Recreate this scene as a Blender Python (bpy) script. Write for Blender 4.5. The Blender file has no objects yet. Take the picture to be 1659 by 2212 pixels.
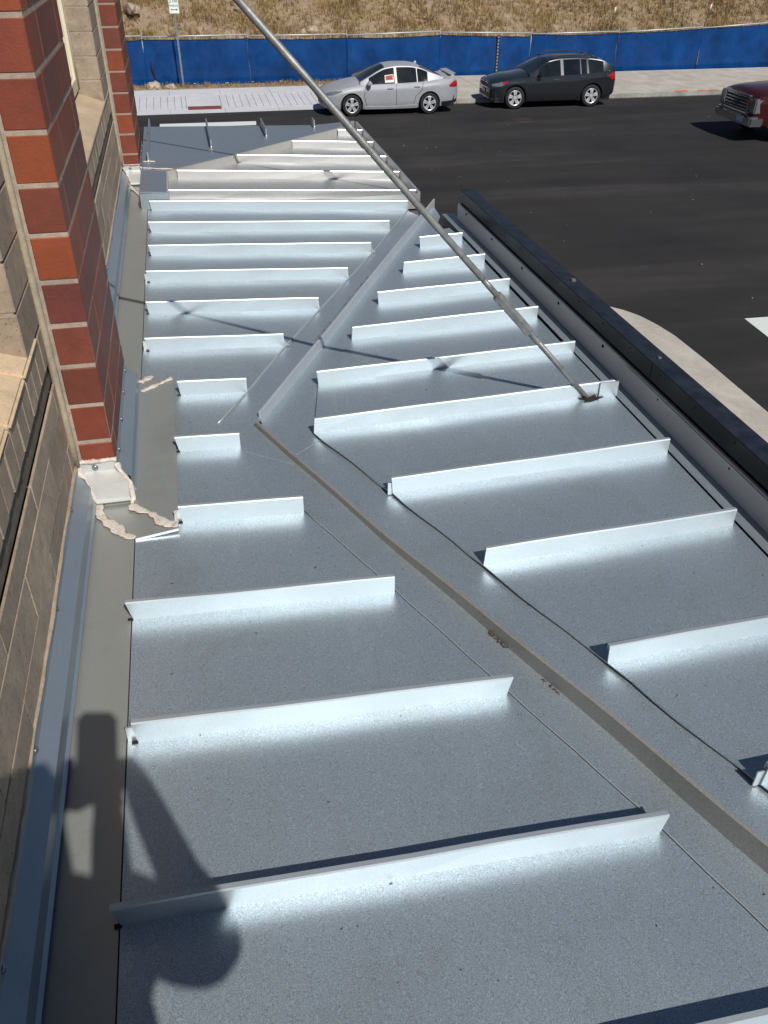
import bpy, bmesh, math, random
import numpy as np
from mathutils import Vector, Matrix
random.seed(7)
rng = np.random.default_rng(7)
scene = bpy.context.scene
COL = scene.collection
R = math.radians

# ------------------------------------------------------------------ camera, sky, sun, exposure
CAMZ = 5.28                      # camera height above the street
S = 0.873                        # scale of the canopy survey (units -> metres)
PITCH, ROLL, YAW = R(35.1), R(0.35), R(12.5)
fw = Vector((math.sin(YAW)*math.cos(PITCH), math.cos(YAW)*math.cos(PITCH), -math.sin(PITCH)))
rt0 = Vector((math.cos(YAW), -math.sin(YAW), 0))
up0 = rt0.cross(fw)
rt = rt0*math.cos(ROLL) + up0*math.sin(ROLL)
up = up0*math.cos(ROLL) - rt0*math.sin(ROLL)
cam_d = bpy.data.cameras.new('camera')
cam = bpy.data.objects.new('camera', cam_d); COL.objects.link(cam)
M = Matrix.Identity(4)
for i in range(3):
    M[i][0], M[i][1], M[i][2] = rt[i], up[i], -fw[i]
M[2][3] = CAMZ
cam.matrix_world = M
cam_d.sensor_fit = 'VERTICAL'; cam_d.sensor_height = 24.0
cam_d.lens = 24.0*1820/2212
cam_d.clip_start = 0.02; cam_d.clip_end = 2000
scene.camera = cam

SUN = Vector((-0.172, 0.669, -0.723)).normalized()      # direction the light travels
SUN_EL = math.asin(-SUN.z)
world = bpy.data.worlds.new('World'); scene.world = world; world.use_nodes = True
wn = world.node_tree.nodes; wl = world.node_tree.links
sky = wn.new('ShaderNodeTexSky'); sky.sky_type = 'NISHITA'; sky.sun_disc = False
sky.sun_elevation = SUN_EL
sky.sun_rotation = math.atan2(-SUN.x, -SUN.y)
sky.altitude = 1900; sky.air_density = 1.0; sky.dust_density = 0.3; sky.ozone_density = 1.5
bg = wn['Background']; bg.inputs['Strength'].default_value = 0.05
wl.new(sky.outputs[0], bg.inputs['Color'])
sun_d = bpy.data.lights.new('sun', 'SUN'); sun_d.energy = 4.4; sun_d.angle = R(0.53); sun_d.color = (1.0, 0.965, 0.91)
sun_o = bpy.data.objects.new('sun', sun_d); COL.objects.link(sun_o)
sun_o.rotation_euler = SUN.to_track_quat('-Z', 'Y').to_euler()
sun_o.location = (3, -12, 18)
vs = scene.view_settings
vs.view_transform = 'Standard'; vs.look = 'None'; vs.gamma = 1.0; vs.exposure = 0.0; vs.use_curve_mapping = False

# ------------------------------------------------------------------ helpers
def P(x, y, z):                  # canopy survey units (camera at origin) -> world
    return Vector((x*S, y*S, CAMZ + z*S))
def tag(o, label=None, cat=None, group=None, kind=None):
    if label: o['label'] = label
    if cat: o['category'] = cat
    if group: o['group'] = group
    if kind: o['kind'] = kind
    return o
def link(name, me, mat=None, parent=None):
    o = bpy.data.objects.new(name, me); COL.objects.link(o)
    if mat is not None:
        if isinstance(mat, (list, tuple)):
            for m in mat: me.materials.append(m)
        elif not me.materials: me.materials.append(mat)
    if parent is not None:
        o.parent = parent
        if parent.type == 'EMPTY': o.matrix_parent_inverse = Matrix.Translation(-parent.location)
    return o
def mk(name, verts, faces, mat=None, parent=None, smooth=False):
    me = bpy.data.meshes.new(name)
    me.from_pydata([tuple(v) for v in verts], [], faces); me.update()
    if smooth: me.polygons.foreach_set('use_smooth', [True]*len(me.polygons))
    return link(name, me, mat, parent)
def empty(name, loc=(0, 0, 0)):
    o = bpy.data.objects.new(name, None); COL.objects.link(o); o.empty_display_size = .2
    o.location = loc
    return o                      # meshes carry world coordinates; link() undoes the offset
def from_bm(name, bm, mat=None, parent=None, smooth=False):
    bmesh.ops.recalc_face_normals(bm, faces=bm.faces)
    me = bpy.data.meshes.new(name); bm.to_mesh(me); bm.free()
    if smooth: me.polygons.foreach_set('use_smooth', [True]*len(me.polygons))
    return link(name, me, mat, parent)
def bm_box(bm, lo, hi):
    x0, y0, z0 = lo; x1, y1, z1 = hi
    v = [bm.verts.new(p) for p in ((x0,y0,z0),(x1,y0,z0),(x1,y1,z0),(x0,y1,z0),(x0,y0,z1),(x1,y0,z1),(x1,y1,z1),(x0,y1,z1))]
    for f in ((0,3,2,1),(4,5,6,7),(0,1,5,4),(1,2,6,5),(2,3,7,6),(3,0,4,7)): bm.faces.new([v[i] for i in f])
    return v
def box(name, lo, hi, mat=None, parent=None, bevel=0):
    bm = bmesh.new(); bm_box(bm, lo, hi)
    if bevel: bmesh.ops.bevel(bm, geom=bm.edges[:], offset=bevel, segments=1, affect='EDGES')
    return from_bm(name, bm, mat, parent)
def ubox(name, lo, hi, mat=None, parent=None, bevel=0):      # box in survey units
    return box(name, P(*lo), P(*hi), mat, parent, bevel)
def sheet(name, pts, mat=None, parent=None, t=0.003, cut=0):  # closed slab: polygon of world points, t metres thick downwards
    n = len(pts); v = [Vector(p) for p in pts]
    v2 = [p - Vector((0, 0, t)) for p in v]
    faces = [list(range(n)), list(range(2*n-1, n-1, -1))]
    for i in range(n):
        j = (i+1) % n
        faces.append([i, i+n, j+n, j])
    bm = bmesh.new(); bv = [bm.verts.new(p) for p in v+v2]
    for f in faces: bm.faces.new([bv[i] for i in f])
    return from_bm(name, bm, mat, parent)
def sweep(name, prof, a, b, uvec, vvec, mat=None, parent=None, smooth=False):
    """closed profile [(u,v)..] swept straight from a to b"""
    n = len(prof); V = []
    for base in (a, b):
        for (u, v) in prof: V.append(Vector(base) + Vector(uvec)*u + Vector(vvec)*v)
    F = [list(range(n))[::-1], list(range(n, 2*n))]
    for i in range(n):
        j = (i+1) % n; F.append([i, j, j+n, i+n])
    bm = bmesh.new(); bv = [bm.verts.new(p) for p in V]
    for f in F: bm.faces.new([bv[i] for i in f])
    return from_bm(name, bm, mat, parent, smooth)
def tube(name, pts, rad, mat=None, parent=None, seg=14, cap=True):
    V, F = [], []; pts = [Vector(p) for p in pts]
    rads = rad if isinstance(rad, (list, tuple)) else [rad]*len(pts)
    for i, p in enumerate(pts):
        d = (pts[min(i+1, len(pts)-1)] - pts[max(i-1, 0)]).normalized()
        a = d.cross(Vector((0.31, 0.9, 0.2))).normalized(); b = d.cross(a)
        for k in range(seg):
            t = 2*math.pi*k/seg; V.append(p + (a*math.cos(t) + b*math.sin(t))*rads[i])
    for i in range(len(pts)-1):
        for k in range(seg):
            k2 = (k+1) % seg; F.append([i*seg+k, i*seg+k2, (i+1)*seg+k2, (i+1)*seg+k])
    if cap:
        F.append(list(range(seg))[::-1]); F.append(list(range((len(pts)-1)*seg, len(pts)*seg)))
    o = mk(name, V, F, mat, parent)
    for i, p in enumerate(o.data.polygons): p.use_smooth = len(p.vertices) == 4
    return o

# ------------------------------------------------------------------ materials
MATS = {}
def newmat(name):
    m = bpy.data.materials.new(name); m.use_nodes = True
    nt = m.node_tree; b = nt.nodes['Principled BSDF']; MATS[name] = m
    return m, nt, b
def texc(nt, scale=(1, 1, 1), kind='Object'):
    tc = nt.nodes.new('ShaderNodeTexCoord'); mp = nt.nodes.new('ShaderNodeMapping')
    mp.inputs['Scale'].default_value = scale
    nt.links.new(tc.outputs[kind], mp.inputs['Vector']); return mp.outputs[0]
def noise(nt, vec, scale, detail=4, rough=.6, dist=0):
    n = nt.nodes.new('ShaderNodeTexNoise'); n.inputs['Scale'].default_value = scale
    n.inputs['Detail'].default_value = detail; n.inputs['Roughness'].default_value = rough; n.inputs['Distortion'].default_value = dist
    nt.links.new(vec, n.inputs['Vector']); return n.outputs['Fac']
def ramp(nt, fac, stops):
    r = nt.nodes.new('ShaderNodeValToRGB'); e = r.color_ramp.elements
    while len(e) < len(stops): e.new(0.5)
    for i, (p, c) in enumerate(stops):
        e[i].position = p; e[i].color = (*c, 1) if len(c) == 3 else c
    nt.links.new(fac, r.inputs['Fac']); return r.outputs['Color']
def mixc(nt, fac, a, b, mode='MIX'):
    m = nt.nodes.new('ShaderNodeMix'); m.data_type = 'RGBA'; m.blend_type = mode
    for sock, v in ((m.inputs['Factor'], fac), (m.inputs['A'], a), (m.inputs['B'], b)):
        pass
    def put(idx, v):
        s = m.inputs[idx]
        if hasattr(v, 'node'): nt.links.new(v, s)
        else: s.default_value = v if not isinstance(v, tuple) else (*v, 1)
    put(0, fac); put(6, a); put(7, b)
    return m.outputs[2]
def bump(nt, h, strength, dist=.01, normal=None):
    b = nt.nodes.new('ShaderNodeBump'); b.inputs['Strength'].default_value = strength; b.inputs['Distance'].default_value = dist
    nt.links.new(h, b.inputs['Height'])
    if normal is not None: nt.links.new(normal, b.inputs['Normal'])
    return b.outputs[0]
def simple(name, col, rough=.6, metal=0, var=.15, scale=8, bumps=0, bscale=60, spec=None):
    m, nt, b = newmat(name)
    v = texc(nt); n = noise(nt, v, scale)
    lo = tuple(max(0, c*(1-var)) for c in col); hi = tuple(min(1, c*(1+var)) for c in col)
    nt.links.new(ramp(nt, n, [(.3, lo), (.7, hi)]), b.inputs['Base Color'])
    b.inputs['Roughness'].default_value = rough; b.inputs['Metallic'].default_value = metal
    if spec is not None: b.inputs['Specular IOR Level'].default_value = spec
    if bumps: nt.links.new(bump(nt, noise(nt, v, bscale, 5), bumps, .004), b.inputs['Normal'])
    return m

def metal_sheet(name, col, rough, metal, speck=.25, dirt=.1, sscale=420, wob=.25, specks=False):
    m, nt, b = newmat(name)
    v = texc(nt)
    s1 = noise(nt, v, sscale, 2, .7); s2 = noise(nt, v, sscale*.32, 2, .6)
    big = noise(nt, v, 2.2, 3, .55)
    lo = tuple(c*(1-speck) for c in col); hi = tuple(min(1, c*(1+speck)) for c in col)
    c1 = ramp(nt, s1, [(.38, lo), (.5, col), (.64, hi)])
    c2 = ramp(nt, s2, [(.35, (1-speck*.25,)*3), (.6, (1, 1, 1))])
    c3 = mixc(nt, 1.0, c1, c2, 'MULTIPLY')
    d = ramp(nt, noise(nt, v, 5.5, 6, .68, .6), [(.52, (1, 1, 1)), (.78, (1-dirt*.6, 1-dirt*.7, 1-dirt))])
    c4 = mixc(nt, 1.0, c3, d, 'MULTIPLY')
    if specks:
        c4 = mixc(nt, 1.0, c4, ramp(nt, noise(nt, v, 120, 0, .5), [(.118, (.25, .24, .23)), (.138, (1, 1, 1))]), 'MULTIPLY')
        sm = ramp(nt, noise(nt, texc(nt, (2.2, .5, 1)), 3.2, 6, .75, 1.2), [(.58, (1, 1, 1)), (.70, (1.10, 1.09, 1.07)), (.80, (.93, .93, .94))])
        c4 = mixc(nt, 1.0, c4, sm, 'MULTIPLY')
    nt.links.new(c4, b.inputs['Base Color'])
    b.inputs['Metallic'].default_value = metal
    rr = nt.nodes.new('ShaderNodeMapRange'); rr.inputs['To Min'].default_value = rough*.88; rr.inputs['To Max'].default_value = rough*1.14
    nt.links.new(big, rr.inputs['Value']); nt.links.new(rr.outputs[0], b.inputs['Roughness'])
    n1 = bump(nt, noise(nt, v, 3.0, 1, .4), wob, .012)
    nt.links.new(n1, b.inputs['Normal'])
    return m
metal_sheet('panel_metal', (.450, .525, .578), .44, .69, .34, .16, 640, .7, True)
metal_sheet('seam_metal', (.525, .575, .605), .45, .62, .06, .06, 420, .3)
metal_sheet('pan_metal', (.365, .382, .360), .42, .50, .05, .22, 300, .35)
metal_sheet('counter_metal', (.33, .38, .42), .36, .6, .05, .15, 300, .3)
metal_sheet('bright_metal', (.60, .60, .59), .34, .7, .05, .1, 300, .15)
metal_sheet('hip_metal', (.37, .42, .47), .40, .70, .1, .12, 300, .3)
metal_sheet('flash_white', (.62, .62, .60), .36, .35, .04, .1, 300, .12)
metal_sheet('valley_lit', (.56, .60, .64), .42, .5, .08, .2, 300, .2)  # sunlit look of the upper valley seam put into the metal's colour
metal_sheet('valley_dim', (.36, .35, .33), .45, .45, .12, .3, 300, .2)  # same seam metal, dimmed and browned to carry the wall's reflection
metal_sheet('upstand_metal', (.50, .485, .455), .45, .35, .06, .2, 300, .2)
metal_sheet('parapet_white', (.74, .75, .755), .45, .25, .06, .1, 300, .15)
metal_sheet('parapet_black', (.020, .023, .026), .30, .25, .1, .1, 300, .1)
simple('black_top', (.016, .022, .034), .5, .2, .5, 25, .15, 80)
simple('dark_gap', (.012, .012, .012), .9)  # near-black: painted shade for slots and notches, plain black for screws
simple('galvanised', (.235, .24, .235), .52, .45, .3, 34, .2, 120)
simple('screw_metal', (.25, .27, .28), .4, .8)
simple('fascia_under', (.05, .05, .052), .6)
# ------------------------------------------------------------------ canopy roof
zL = lambda x: -1.400 - .05*(x+.267)          # left slope, falling from the wall to the valley
zR = lambda x: -1.435 + .031*(x-.3)           # right slope, falling from the parapet to the valley
zB = lambda x: -1.367 - .05*x                 # sunken end bay
zD = lambda x: -1.316 - .05*x                 # hip end beyond it
HR = .052                                     # seam height
canopy = empty('canopy', P(.5, 2, -1.6))
tag(canopy, 'silver standing seam metal canopy roof along the brick wall', 'canopy')
PM, SM = MATS['panel_metal'], MATS['seam_metal']

LR = [(-1.6,-.267,1.36), (-1.2,-.267,1.36), (-.8,-.267,1.36), (-.39,-.267,1.28), (.014,-.267,1.10), (.480,-.267,.89), (.842,-.265,.739), (1.238,-.246,.563), (1.625,-.265,.390),
      (2.020,-.139,.208), (2.419,-.139,.055), (2.820,-.128,.110), (3.218,-.241,.295), (3.610,-.246,.498),
      (4.006,-.246,.703), (4.398,-.243,.900), (4.802,-.245,1.090), (5.228,-.246,1.300)]
RR = [(4.284,1.136,1.365), (3.931,.959,1.375), (3.577,.762,1.380), (3.224,.573,1.384), (2.852,.377,1.395),
      (2.488,.306,1.394), (2.067,.485,1.386), (1.670,.645,1.380), (1.257,.814,1.380), (.876,.968,1.380), (.47,1.13,1.38), (.07,1.29,1.38)]

def seam(y, x0, x1, zf, h=HR, name='seam', mat=SM, cut0=.0, cut1=.0, dip=0):
    """one standing seam along x: web, folded bulb on top; ends cut at a slight rake"""
    prof = [(0, 0), (0, h), (.002, h+.0035), (.0115, h+.0035), (.0125, h-.001), (.0115, h-.014), (.009, h-.014), (.008, h-.004), (.004, h-.004), (.004, 0)]
    n = len(prof); V = []; F = []
    K = 7
    for k in range(K):
        t = k/(K-1); x = x0 + (x1-x0)*t
        wob = .0016*math.sin(3.1*x+7*y) + (.0012*math.sin(11*x+3*y))
        for (u, v) in prof:
            f = v/h
            xx = x + (cut0*f if k == 0 else 0) - (cut1*f if k == K-1 else 0)
            V.append(P(xx, y + u + wob*f, zf(x) + v))
    for k in range(K-1):
        for i in range(n):
            j = (i+1) % n; F.append([k*n+i, k*n+j, (k+1)*n+j, (k+1)*n+i])
    F.append(list(range(n))[::-1]); F.append(list(range((K-1)*n, K*n)))
    bm = bmesh.new(); bv = [bm.verts.new(p) for p in V]
    for f in F: bm.faces.new([bv[i] for i in f])
    return from_bm(name, bm, mat, canopy)

# left slope: pans, then seams
for i in range(len(LR)-1):
    y0, a0, b0 = LR[i]; y1, a1, b1 = LR[i+1]
    lo = -.267 if not (1.9 < (y0+y1)/2 < 3.0) else -.267
    pts = [P(lo, y0, zL(lo)), P(b0+.004, y0, zL(b0)), P(b1+.004, y1, zL(b1)), P(lo, y1, zL(lo))]
    if i == 9:   # pan at the valley's elbow
        pts = [P(lo, y0, zL(lo)), P(b0+.004, y0, zL(b0)), P(.058, y1, zL(.055)), P(lo, y1, zL(lo))]
    if i == 10:
        pts = [P(lo, y0, zL(lo)), P(.058, y0, zL(.055)), P(-.01, 2.594, zL(-.01)), P(b1+.004, y1, zL(b1)), P(lo, y1, zL(lo))]
    sheet('roof_panel', pts, PM, canopy, .004)
for i, (y, a, b) in enumerate(LR):
    seam(y, a, b, zL, cut0=-.006 if i % 2 else -.010, cut1=-.010 if i in (6, 7) else (.004 if i > 11 else 0))
    if 6 <= i < 17:                          # black chip painted as shade of the open notch at each wall end
        ubox('notch_shade', (a-.012, y-.004, zL(a)+.0012), (a+.001, y+.004, zL(a)+.0030), MATS['dark_gap'], canopy)
    if i in (7, 9, 12, 14):                  # the clip peeping out of the seam
        ubox('seam_clip', (a-.020, y+.006, zL(a)), (a, y+.010, zL(a)+HR*.78), MATS['bright_metal'], canopy)

# right slope
for i in range(len(RR)-1):
    y0, a0, b0 = RR[i]; y1, a1, b1 = RR[i+1]
    lift = .0 if i < 4 else .0075
    zz = lambda x: zR(x) + lift
    pts = [P(a0, y0, zz(a0)), P(a1, y1, zz(a1)), P(1.391, y1, zz(b1)), P(1.391, y0, zz(b0))]
    if i >= 5:                               # slightly ragged free edge over the valley flashing
        pts = [P(a0, y0, zz(a0))]
        for k in range(1, 6):
            t = k/6; pts.append(P(a0+(a1-a0)*t + .004*math.sin(5.1*k+i), y0+(y1-y0)*t, zz(a0)))
        pts += [P(a1, y1, zz(a1)), P(1.391, y1, zz(b1)), P(1.391, y0, zz(b0))]
    sheet('roof_panel', pts, PM, canopy, .003)
sheet('roof_panel', [P(1.136, 4.284, zR(1.136)), P(1.392, 4.284, zR(1.39)), P(1.375, 4.56, zR(1.39)), P(1.27, 4.54, zR(1.27))], PM, canopy, .003)
for i, (y, a, b) in enumerate(RR):
    seam(y, a, b, lambda x: zR(x) + (.006 if i > 4 else 0), cut0=.004 if i % 2 else -.004, cut1=0)
    if i in (6, 9): ubox('seam_clip', (a-.014, y+.005, zR(a)), (a+.004, y+.008, zR(a)+HR*.8), MATS['seam_metal'], canopy)
# short cover clip at the rod's seam end
ubox('seam_cover', (1.335, 2.480, zR(1.36)+.002), (1.405, 2.486, zR(1.36)+HR+.010), SM, canopy)

# valley: sheet on either side, upright seam along the fold
A_L, A_R = (.111, 2.557), (.141, 2.622)
hemL_low = [(1.36, -.62), (1.10, .014), (.89, .49), (.739, .869), (.563, 1.255), (.390, 1.640), (.208, 2.031), (.055, 2.427)]
hemL_up = [(-.01, 2.594), (.110, 2.832), (.295, 3.222), (.498, 3.616), (.703, 4.013), (.900, 4.397), (1.09, 4.794), (1.30, 5.232)]
def low_line(t): return (.111 + (.904-.111)*t, 2.557 + (.729-2.557)*t)      # t 0 apex .. 1 frame edge
def up_line(t): return (.141 + (1.402-.141)*t, 2.622 + (4.989-2.622)*t)
def wav(t, k): return .0030*math.sin(9*t+k) + .0018*math.sin(23*t+2*k)
lowp = [(low_line(t)[0]+wav(t, 1), low_line(t)[1]) for t in np.linspace(0, 1.56, 40)]
upp = [(up_line(t)[0], up_line(t)[1]+wav(t, 2)) for t in np.linspace(0, 1.0, 30)]
VM = MATS['panel_metal']
def strip_between(name, A, B, zf, dz, mat):
    # polygon between two polylines (triangulated fan by resampling)
    def res(Pl, n):
        Pl = np.array(Pl); d = np.r_[0, np.cumsum(np.hypot(*np.diff(Pl, axis=0).T))]; q = np.linspace(0, d[-1], n)
        return np.c_[np.interp(q, d, Pl[:, 0]), np.interp(q, d, Pl[:, 1])]
    n = 40; a = res(A, n); b = res(B, n); V = []; F = []
    for i in range(n): V += [P(a[i, 0], a[i, 1], zf(a[i, 0])+dz), P(b[i, 0], b[i, 1], zf(b[i, 0])+dz)]
    m = len(V)
    V += [Vector(v) - Vector((0, 0, .004)) for v in V]
    for i in range(n-1):
        F.append([2*i, 2*i+1, 2*i+3, 2*i+2]); F.append([m+2*i, m+2*i+2, m+2*i+3, m+2*i+1])
    for i in range(n-1):
        F.append([2*i, 2*i+2, m+2*i+2, m+2*i]); F.append([2*i+1, m+2*i+1, m+2*i+3, 2*i+3])
    bm = bmesh.new(); bv = [bm.verts.new(p) for p in V]
    for f in F: bm.faces.new([bv[i] for i in f])
    return from_bm(name, bm, mat, canopy)
strip_between('valley_flashing', [(x-.012, y+.004) for x, y in hemL_low[::-1]], lowp, zL, -.0030, VM)
strip_between('valley_flashing', [(x-.012, y-.004) for x, y in hemL_up], [(x-.012, y) for x, y in upp], zL, -.0030, VM)
hemR_low = [(.242, 2.609)] + [(a, y) for y, a, b in RR[5:]] + [(1.45, -.33)]
hemR_up = [(.30, 2.60)] + [(a, y) for y, a, b in RR[4::-1]] + [(1.27, 4.54), (1.375, 4.80)]
strip_between('valley_flashing', [(x+.008, y+.0035) for x, y in lowp], [(x+.03, y+.01) for x, y in hemR_low], zR, -.0040, VM)
strip_between('valley_flashing', upp, [(x+.012, y) for x, y in hemR_up], zR, -.0035, VM)
def valley_seam(pts, zbase_l, zbase_r, top, wl_, mat):
    V = []; F = []
    n = len(pts)
    for i, (x, y) in enumerate(pts):
        x2, y2 = pts[min(i+1, n-1)]; x1, y1 = pts[max(i-1, 0)]
        d = np.array([x2-x1, y2-y1]); d /= np.hypot(*d); nx, ny = d[1], -d[0]
        if nx < 0: nx, ny = -nx, -ny          # towards the right slope
        jz = .0018*math.sin(17*i*.37)
        for (u, z) in ((0, zbase_l(x)-.006), (0, top(x)-.002+jz), (.004, top(x)+jz), (wl_-.002, top(x)+jz), (wl_, top(x)-.003+jz), (wl_, zbase_r(x)-.006)):
            V.append(P(x+nx*u, y+ny*u, z))
    for i in range(n-1):
        for k in range(6):
            k2 = (k+1) % 6; F.append([6*i+k, 6*i+k2, 6*i+6+k2, 6*i+6+k])
    F.append([0, 1, 2, 3, 4, 5]); F.append([6*(n-1)+k for k in (5, 4, 3, 2, 1, 0)])
    bm = bmesh.new(); bv = [bm.verts.new(p) for p in V]
    for f in F: bm.faces.new([bv[i] for i in f])
    return from_bm('valley_seam', bm, mat, canopy)
valley_seam(lowp, zL, zR, lambda x: max(zR(x), zL(x)) + .020, .011, MATS['valley_dim'])
valley_seam([(x-.008, y+.0) for x, y in upp], zL, zR, lambda x: zR(x) + .046, .010, MATS['valley_lit'])
sheet('valley_flashing', [P(.045, 2.415, zL(.045)-.002), P(.215, 2.30, zL(.215)-.002), P(.113, 2.56, zL(.113)-.002), P(.150, 2.64, zL(.15)-.002), P(.0, 2.62, zL(0)-.002), P(-.03, 2.55, zL(-.03)-.002)], PM, canopy, .003)
sheet('valley_flashing', [P(.113, 2.555, zR(.12)-.002), P(.20, 2.36, zR(.2)-.002), P(.36, 2.48, zR(.36)-.003), P(.36, 2.84, zR(.36)-.003), P(.24, 2.80, zR(.24)-.003), P(.143, 2.62, zR(.14)-.002)], PM, canopy, .003)
# folded hem where the pans lap the valley sheets
hem_m = metal_sheet('hem_metal', (.50, .56, .56), .42, .5, .05, .1, 300, .2)
def hem(pts, zf, r):
    P_ = []
    for (xa, ya), (xb, yb) in zip(pts, pts[1:]):
        for t in np.linspace(0, 1, 7)[:-1]: P_.append((xa+(xb-xa)*t, ya+(yb-ya)*t))
    P_.append(pts[-1])
    tube('hem_edge', [P(x+.003+.0012*math.sin(31*y), y, zf(x)+.0015) for x, y in P_], r, hem_m, canopy, 6)
hem(hemL_up, zL, .0028)
hem(hemL_low[:-1], zL, .0012)
# curled tips of two seams
for (x, y) in ((.902, 4.397), (.298, 3.218)):
    V = [P(x-.006, y, zL(x)+.001), P(x+.012, y-.008, zL(x)+.010), P(x+.020, y-.004, zL(x)+.002), P(x-.004, y-.001, zL(x)+.030)]
    bm = bmesh.new(); bv = [bm.verts.new(p) for p in V]
    for f in ((0, 1, 3), (0, 2, 1), (1, 2, 3), (0, 3, 2)): bm.faces.new([bv[i] for i in f])
    from_bm('seam_flap', bm, SM, canopy)
# brown sealant crumbs along the valley
dirt = simple('dirt_brown', (.055, .035, .022), .95, 0, .5, 60, .6, 200)
def crumbs(name, line, t0, t1, n, off, zf, r=.0035):
    bm = bmesh.new()
    for _ in range(n):
        t = random.uniform(t0, t1); x, y = line(t); q = random.gauss(0, .0016)
        p = P(x+off[0]+q, y+off[1]+q, zf(x)+.001)
        bmesh.ops.create_icosphere(bm, subdivisions=1, radius=r*random.uniform(.4, 1.1), matrix=Matrix.Translation(p) @ Matrix.Diagonal((1.4, 1, .6, 1)))
    o = from_bm(name, bm, dirt, canopy); o['kind'] = 'stuff'
crumbs('valley_dirt', up_line, .22, .50, 110, (-.010, .006), lambda x: zR(x)+.044, .0020)
crumbs('valley_dirt', low_line, .605, .64, 45, (-.004, -.003), lambda x: zL(x)-.002, .0022)
crumbs('valley_dirt', low_line, .70, .73, 26, (-.004, -.003), lambda x: zL(x)-.002, .0018)

# outer strip, gutter and parapet
def run(name, pts2, y0, y1, mat, parent=canopy):   # (x,z) closed profile along y
    return sweep(name, [(x*S, z*S) for x, z in pts2], (0, y0*S, CAMZ), (0, y1*S, CAMZ), (1, 0, 0), (0, 0, 1), mat, parent)
YE = 4.83
sheet('edge_strip', [P(1.407, -1.5, zR(1.40)), P(1.438, -1.5, zR(1.40)-.001), P(1.438, 4.52, zR(1.40)-.001), P(1.407, 4.52, zR(1.40))], PM, canopy, .004)
run('edge_drop', [(1.4395, zR(1.4)-.004), (1.436, zR(1.4)-.004), (1.436, -1.455), (1.4395, -1.455)], -1.5, 4.52, MATS['hip_metal'])
run('slot_shade', [(1.385, -1.435), (1.415, -1.435), (1.415, -1.445), (1.385, -1.445)], -1.5, 4.30, MATS['dark_gap'])  # near-black floor, so the slot's shade is in its colour
run('gutter_floor', [(1.440, -1.436), (1.515, -1.436), (1.515, -1.475), (1.440, -1.475)], -1.5, 4.95, MATS['hip_metal'])
parapet = run('parapet', [(1.500, -1.4345), (1.500, -1.347), (1.503, -1.344), (1.512, -1.344), (1.512, -1.4345)], -1.5, YE, MATS['parapet_white'])
run('parapet_cap', [(1.506, -1.328), (1.506, -1.270), (1.508, -1.268), (1.584, -1.270), (1.586, -1.272), (1.586, -1.70), (1.570, -1.70), (1.570, -1.328)], -1.5, YE, [MATS['parapet_black']])
run('parapet_core', [(1.518, -1.330), (1.569, -1.330), (1.569, -1.70), (1.518, -1.70)], -1.5, YE-.01, MATS['dark_gap'])  # core coloured near-black as the shadow line under the cap
run('cap_top', [(1.5085, -1.2665), (1.5845, -1.2675), (1.5845, -1.2695), (1.5085, -1.2675)], -1.5, YE-.002, MATS['black_top'])
def dome(name, loc, r, axis, mat, parent):
    bm = bmesh.new()
    bmesh.ops.create_uvsphere(bm, u_segments=8, v_segments=5, radius=r)
    q = Vector((0, 0, 1)).rotation_difference(Vector(axis)).to_matrix().to_4x4()
    bmesh.ops.transform(bm, matrix=Matrix.Translation(loc) @ q @ Matrix.Diagonal((1, 1, .55, 1)), verts=bm.verts)
    return from_bm(name, bm, mat, parent, True)
blk = MATS['dark_gap']
for k in range(10):
    y = 4.66 - k*.46; dome('screw', P(1.4995, y, -1.362), .0065, (-1, 0, 0), blk, parapet)
for k in range(16):
    y = 4.74 - k*.235; dome('screw', P(1.5055, y, -1.285), .0030, (-1, 0, 0), blk, parapet)
bm = bmesh.new(); bmesh.ops.create_cone(bm, cap_ends=True, segments=6, radius1=.010, radius2=.009, depth=.008, matrix=Matrix.Translation(P(1.555, 3.28, -1.2665)+Vector((0, 0, .004))))
from_bm('cap_bolt', bm, MATS['galvanised'], canopy)
bm = bmesh.new(); bmesh.ops.create_cone(bm, cap_ends=True, segments=6, radius1=.006, radius2=.005, depth=.005, matrix=Matrix.Translation(P(1.545, 2.48, -1.2665)+Vector((0, 0, .004))))
from_bm('cap_bolt', bm, MATS['galvanised'], canopy)
ubox('cap_joint', (1.5052, 2.452, -1.328), (1.5058, 2.456, -1.270), blk, canopy)
ubox('parapet_lap', (1.4965, -1.5, -1.4355), (1.4990, 2.62, -1.350), MATS['parapet_white'], canopy)

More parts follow.
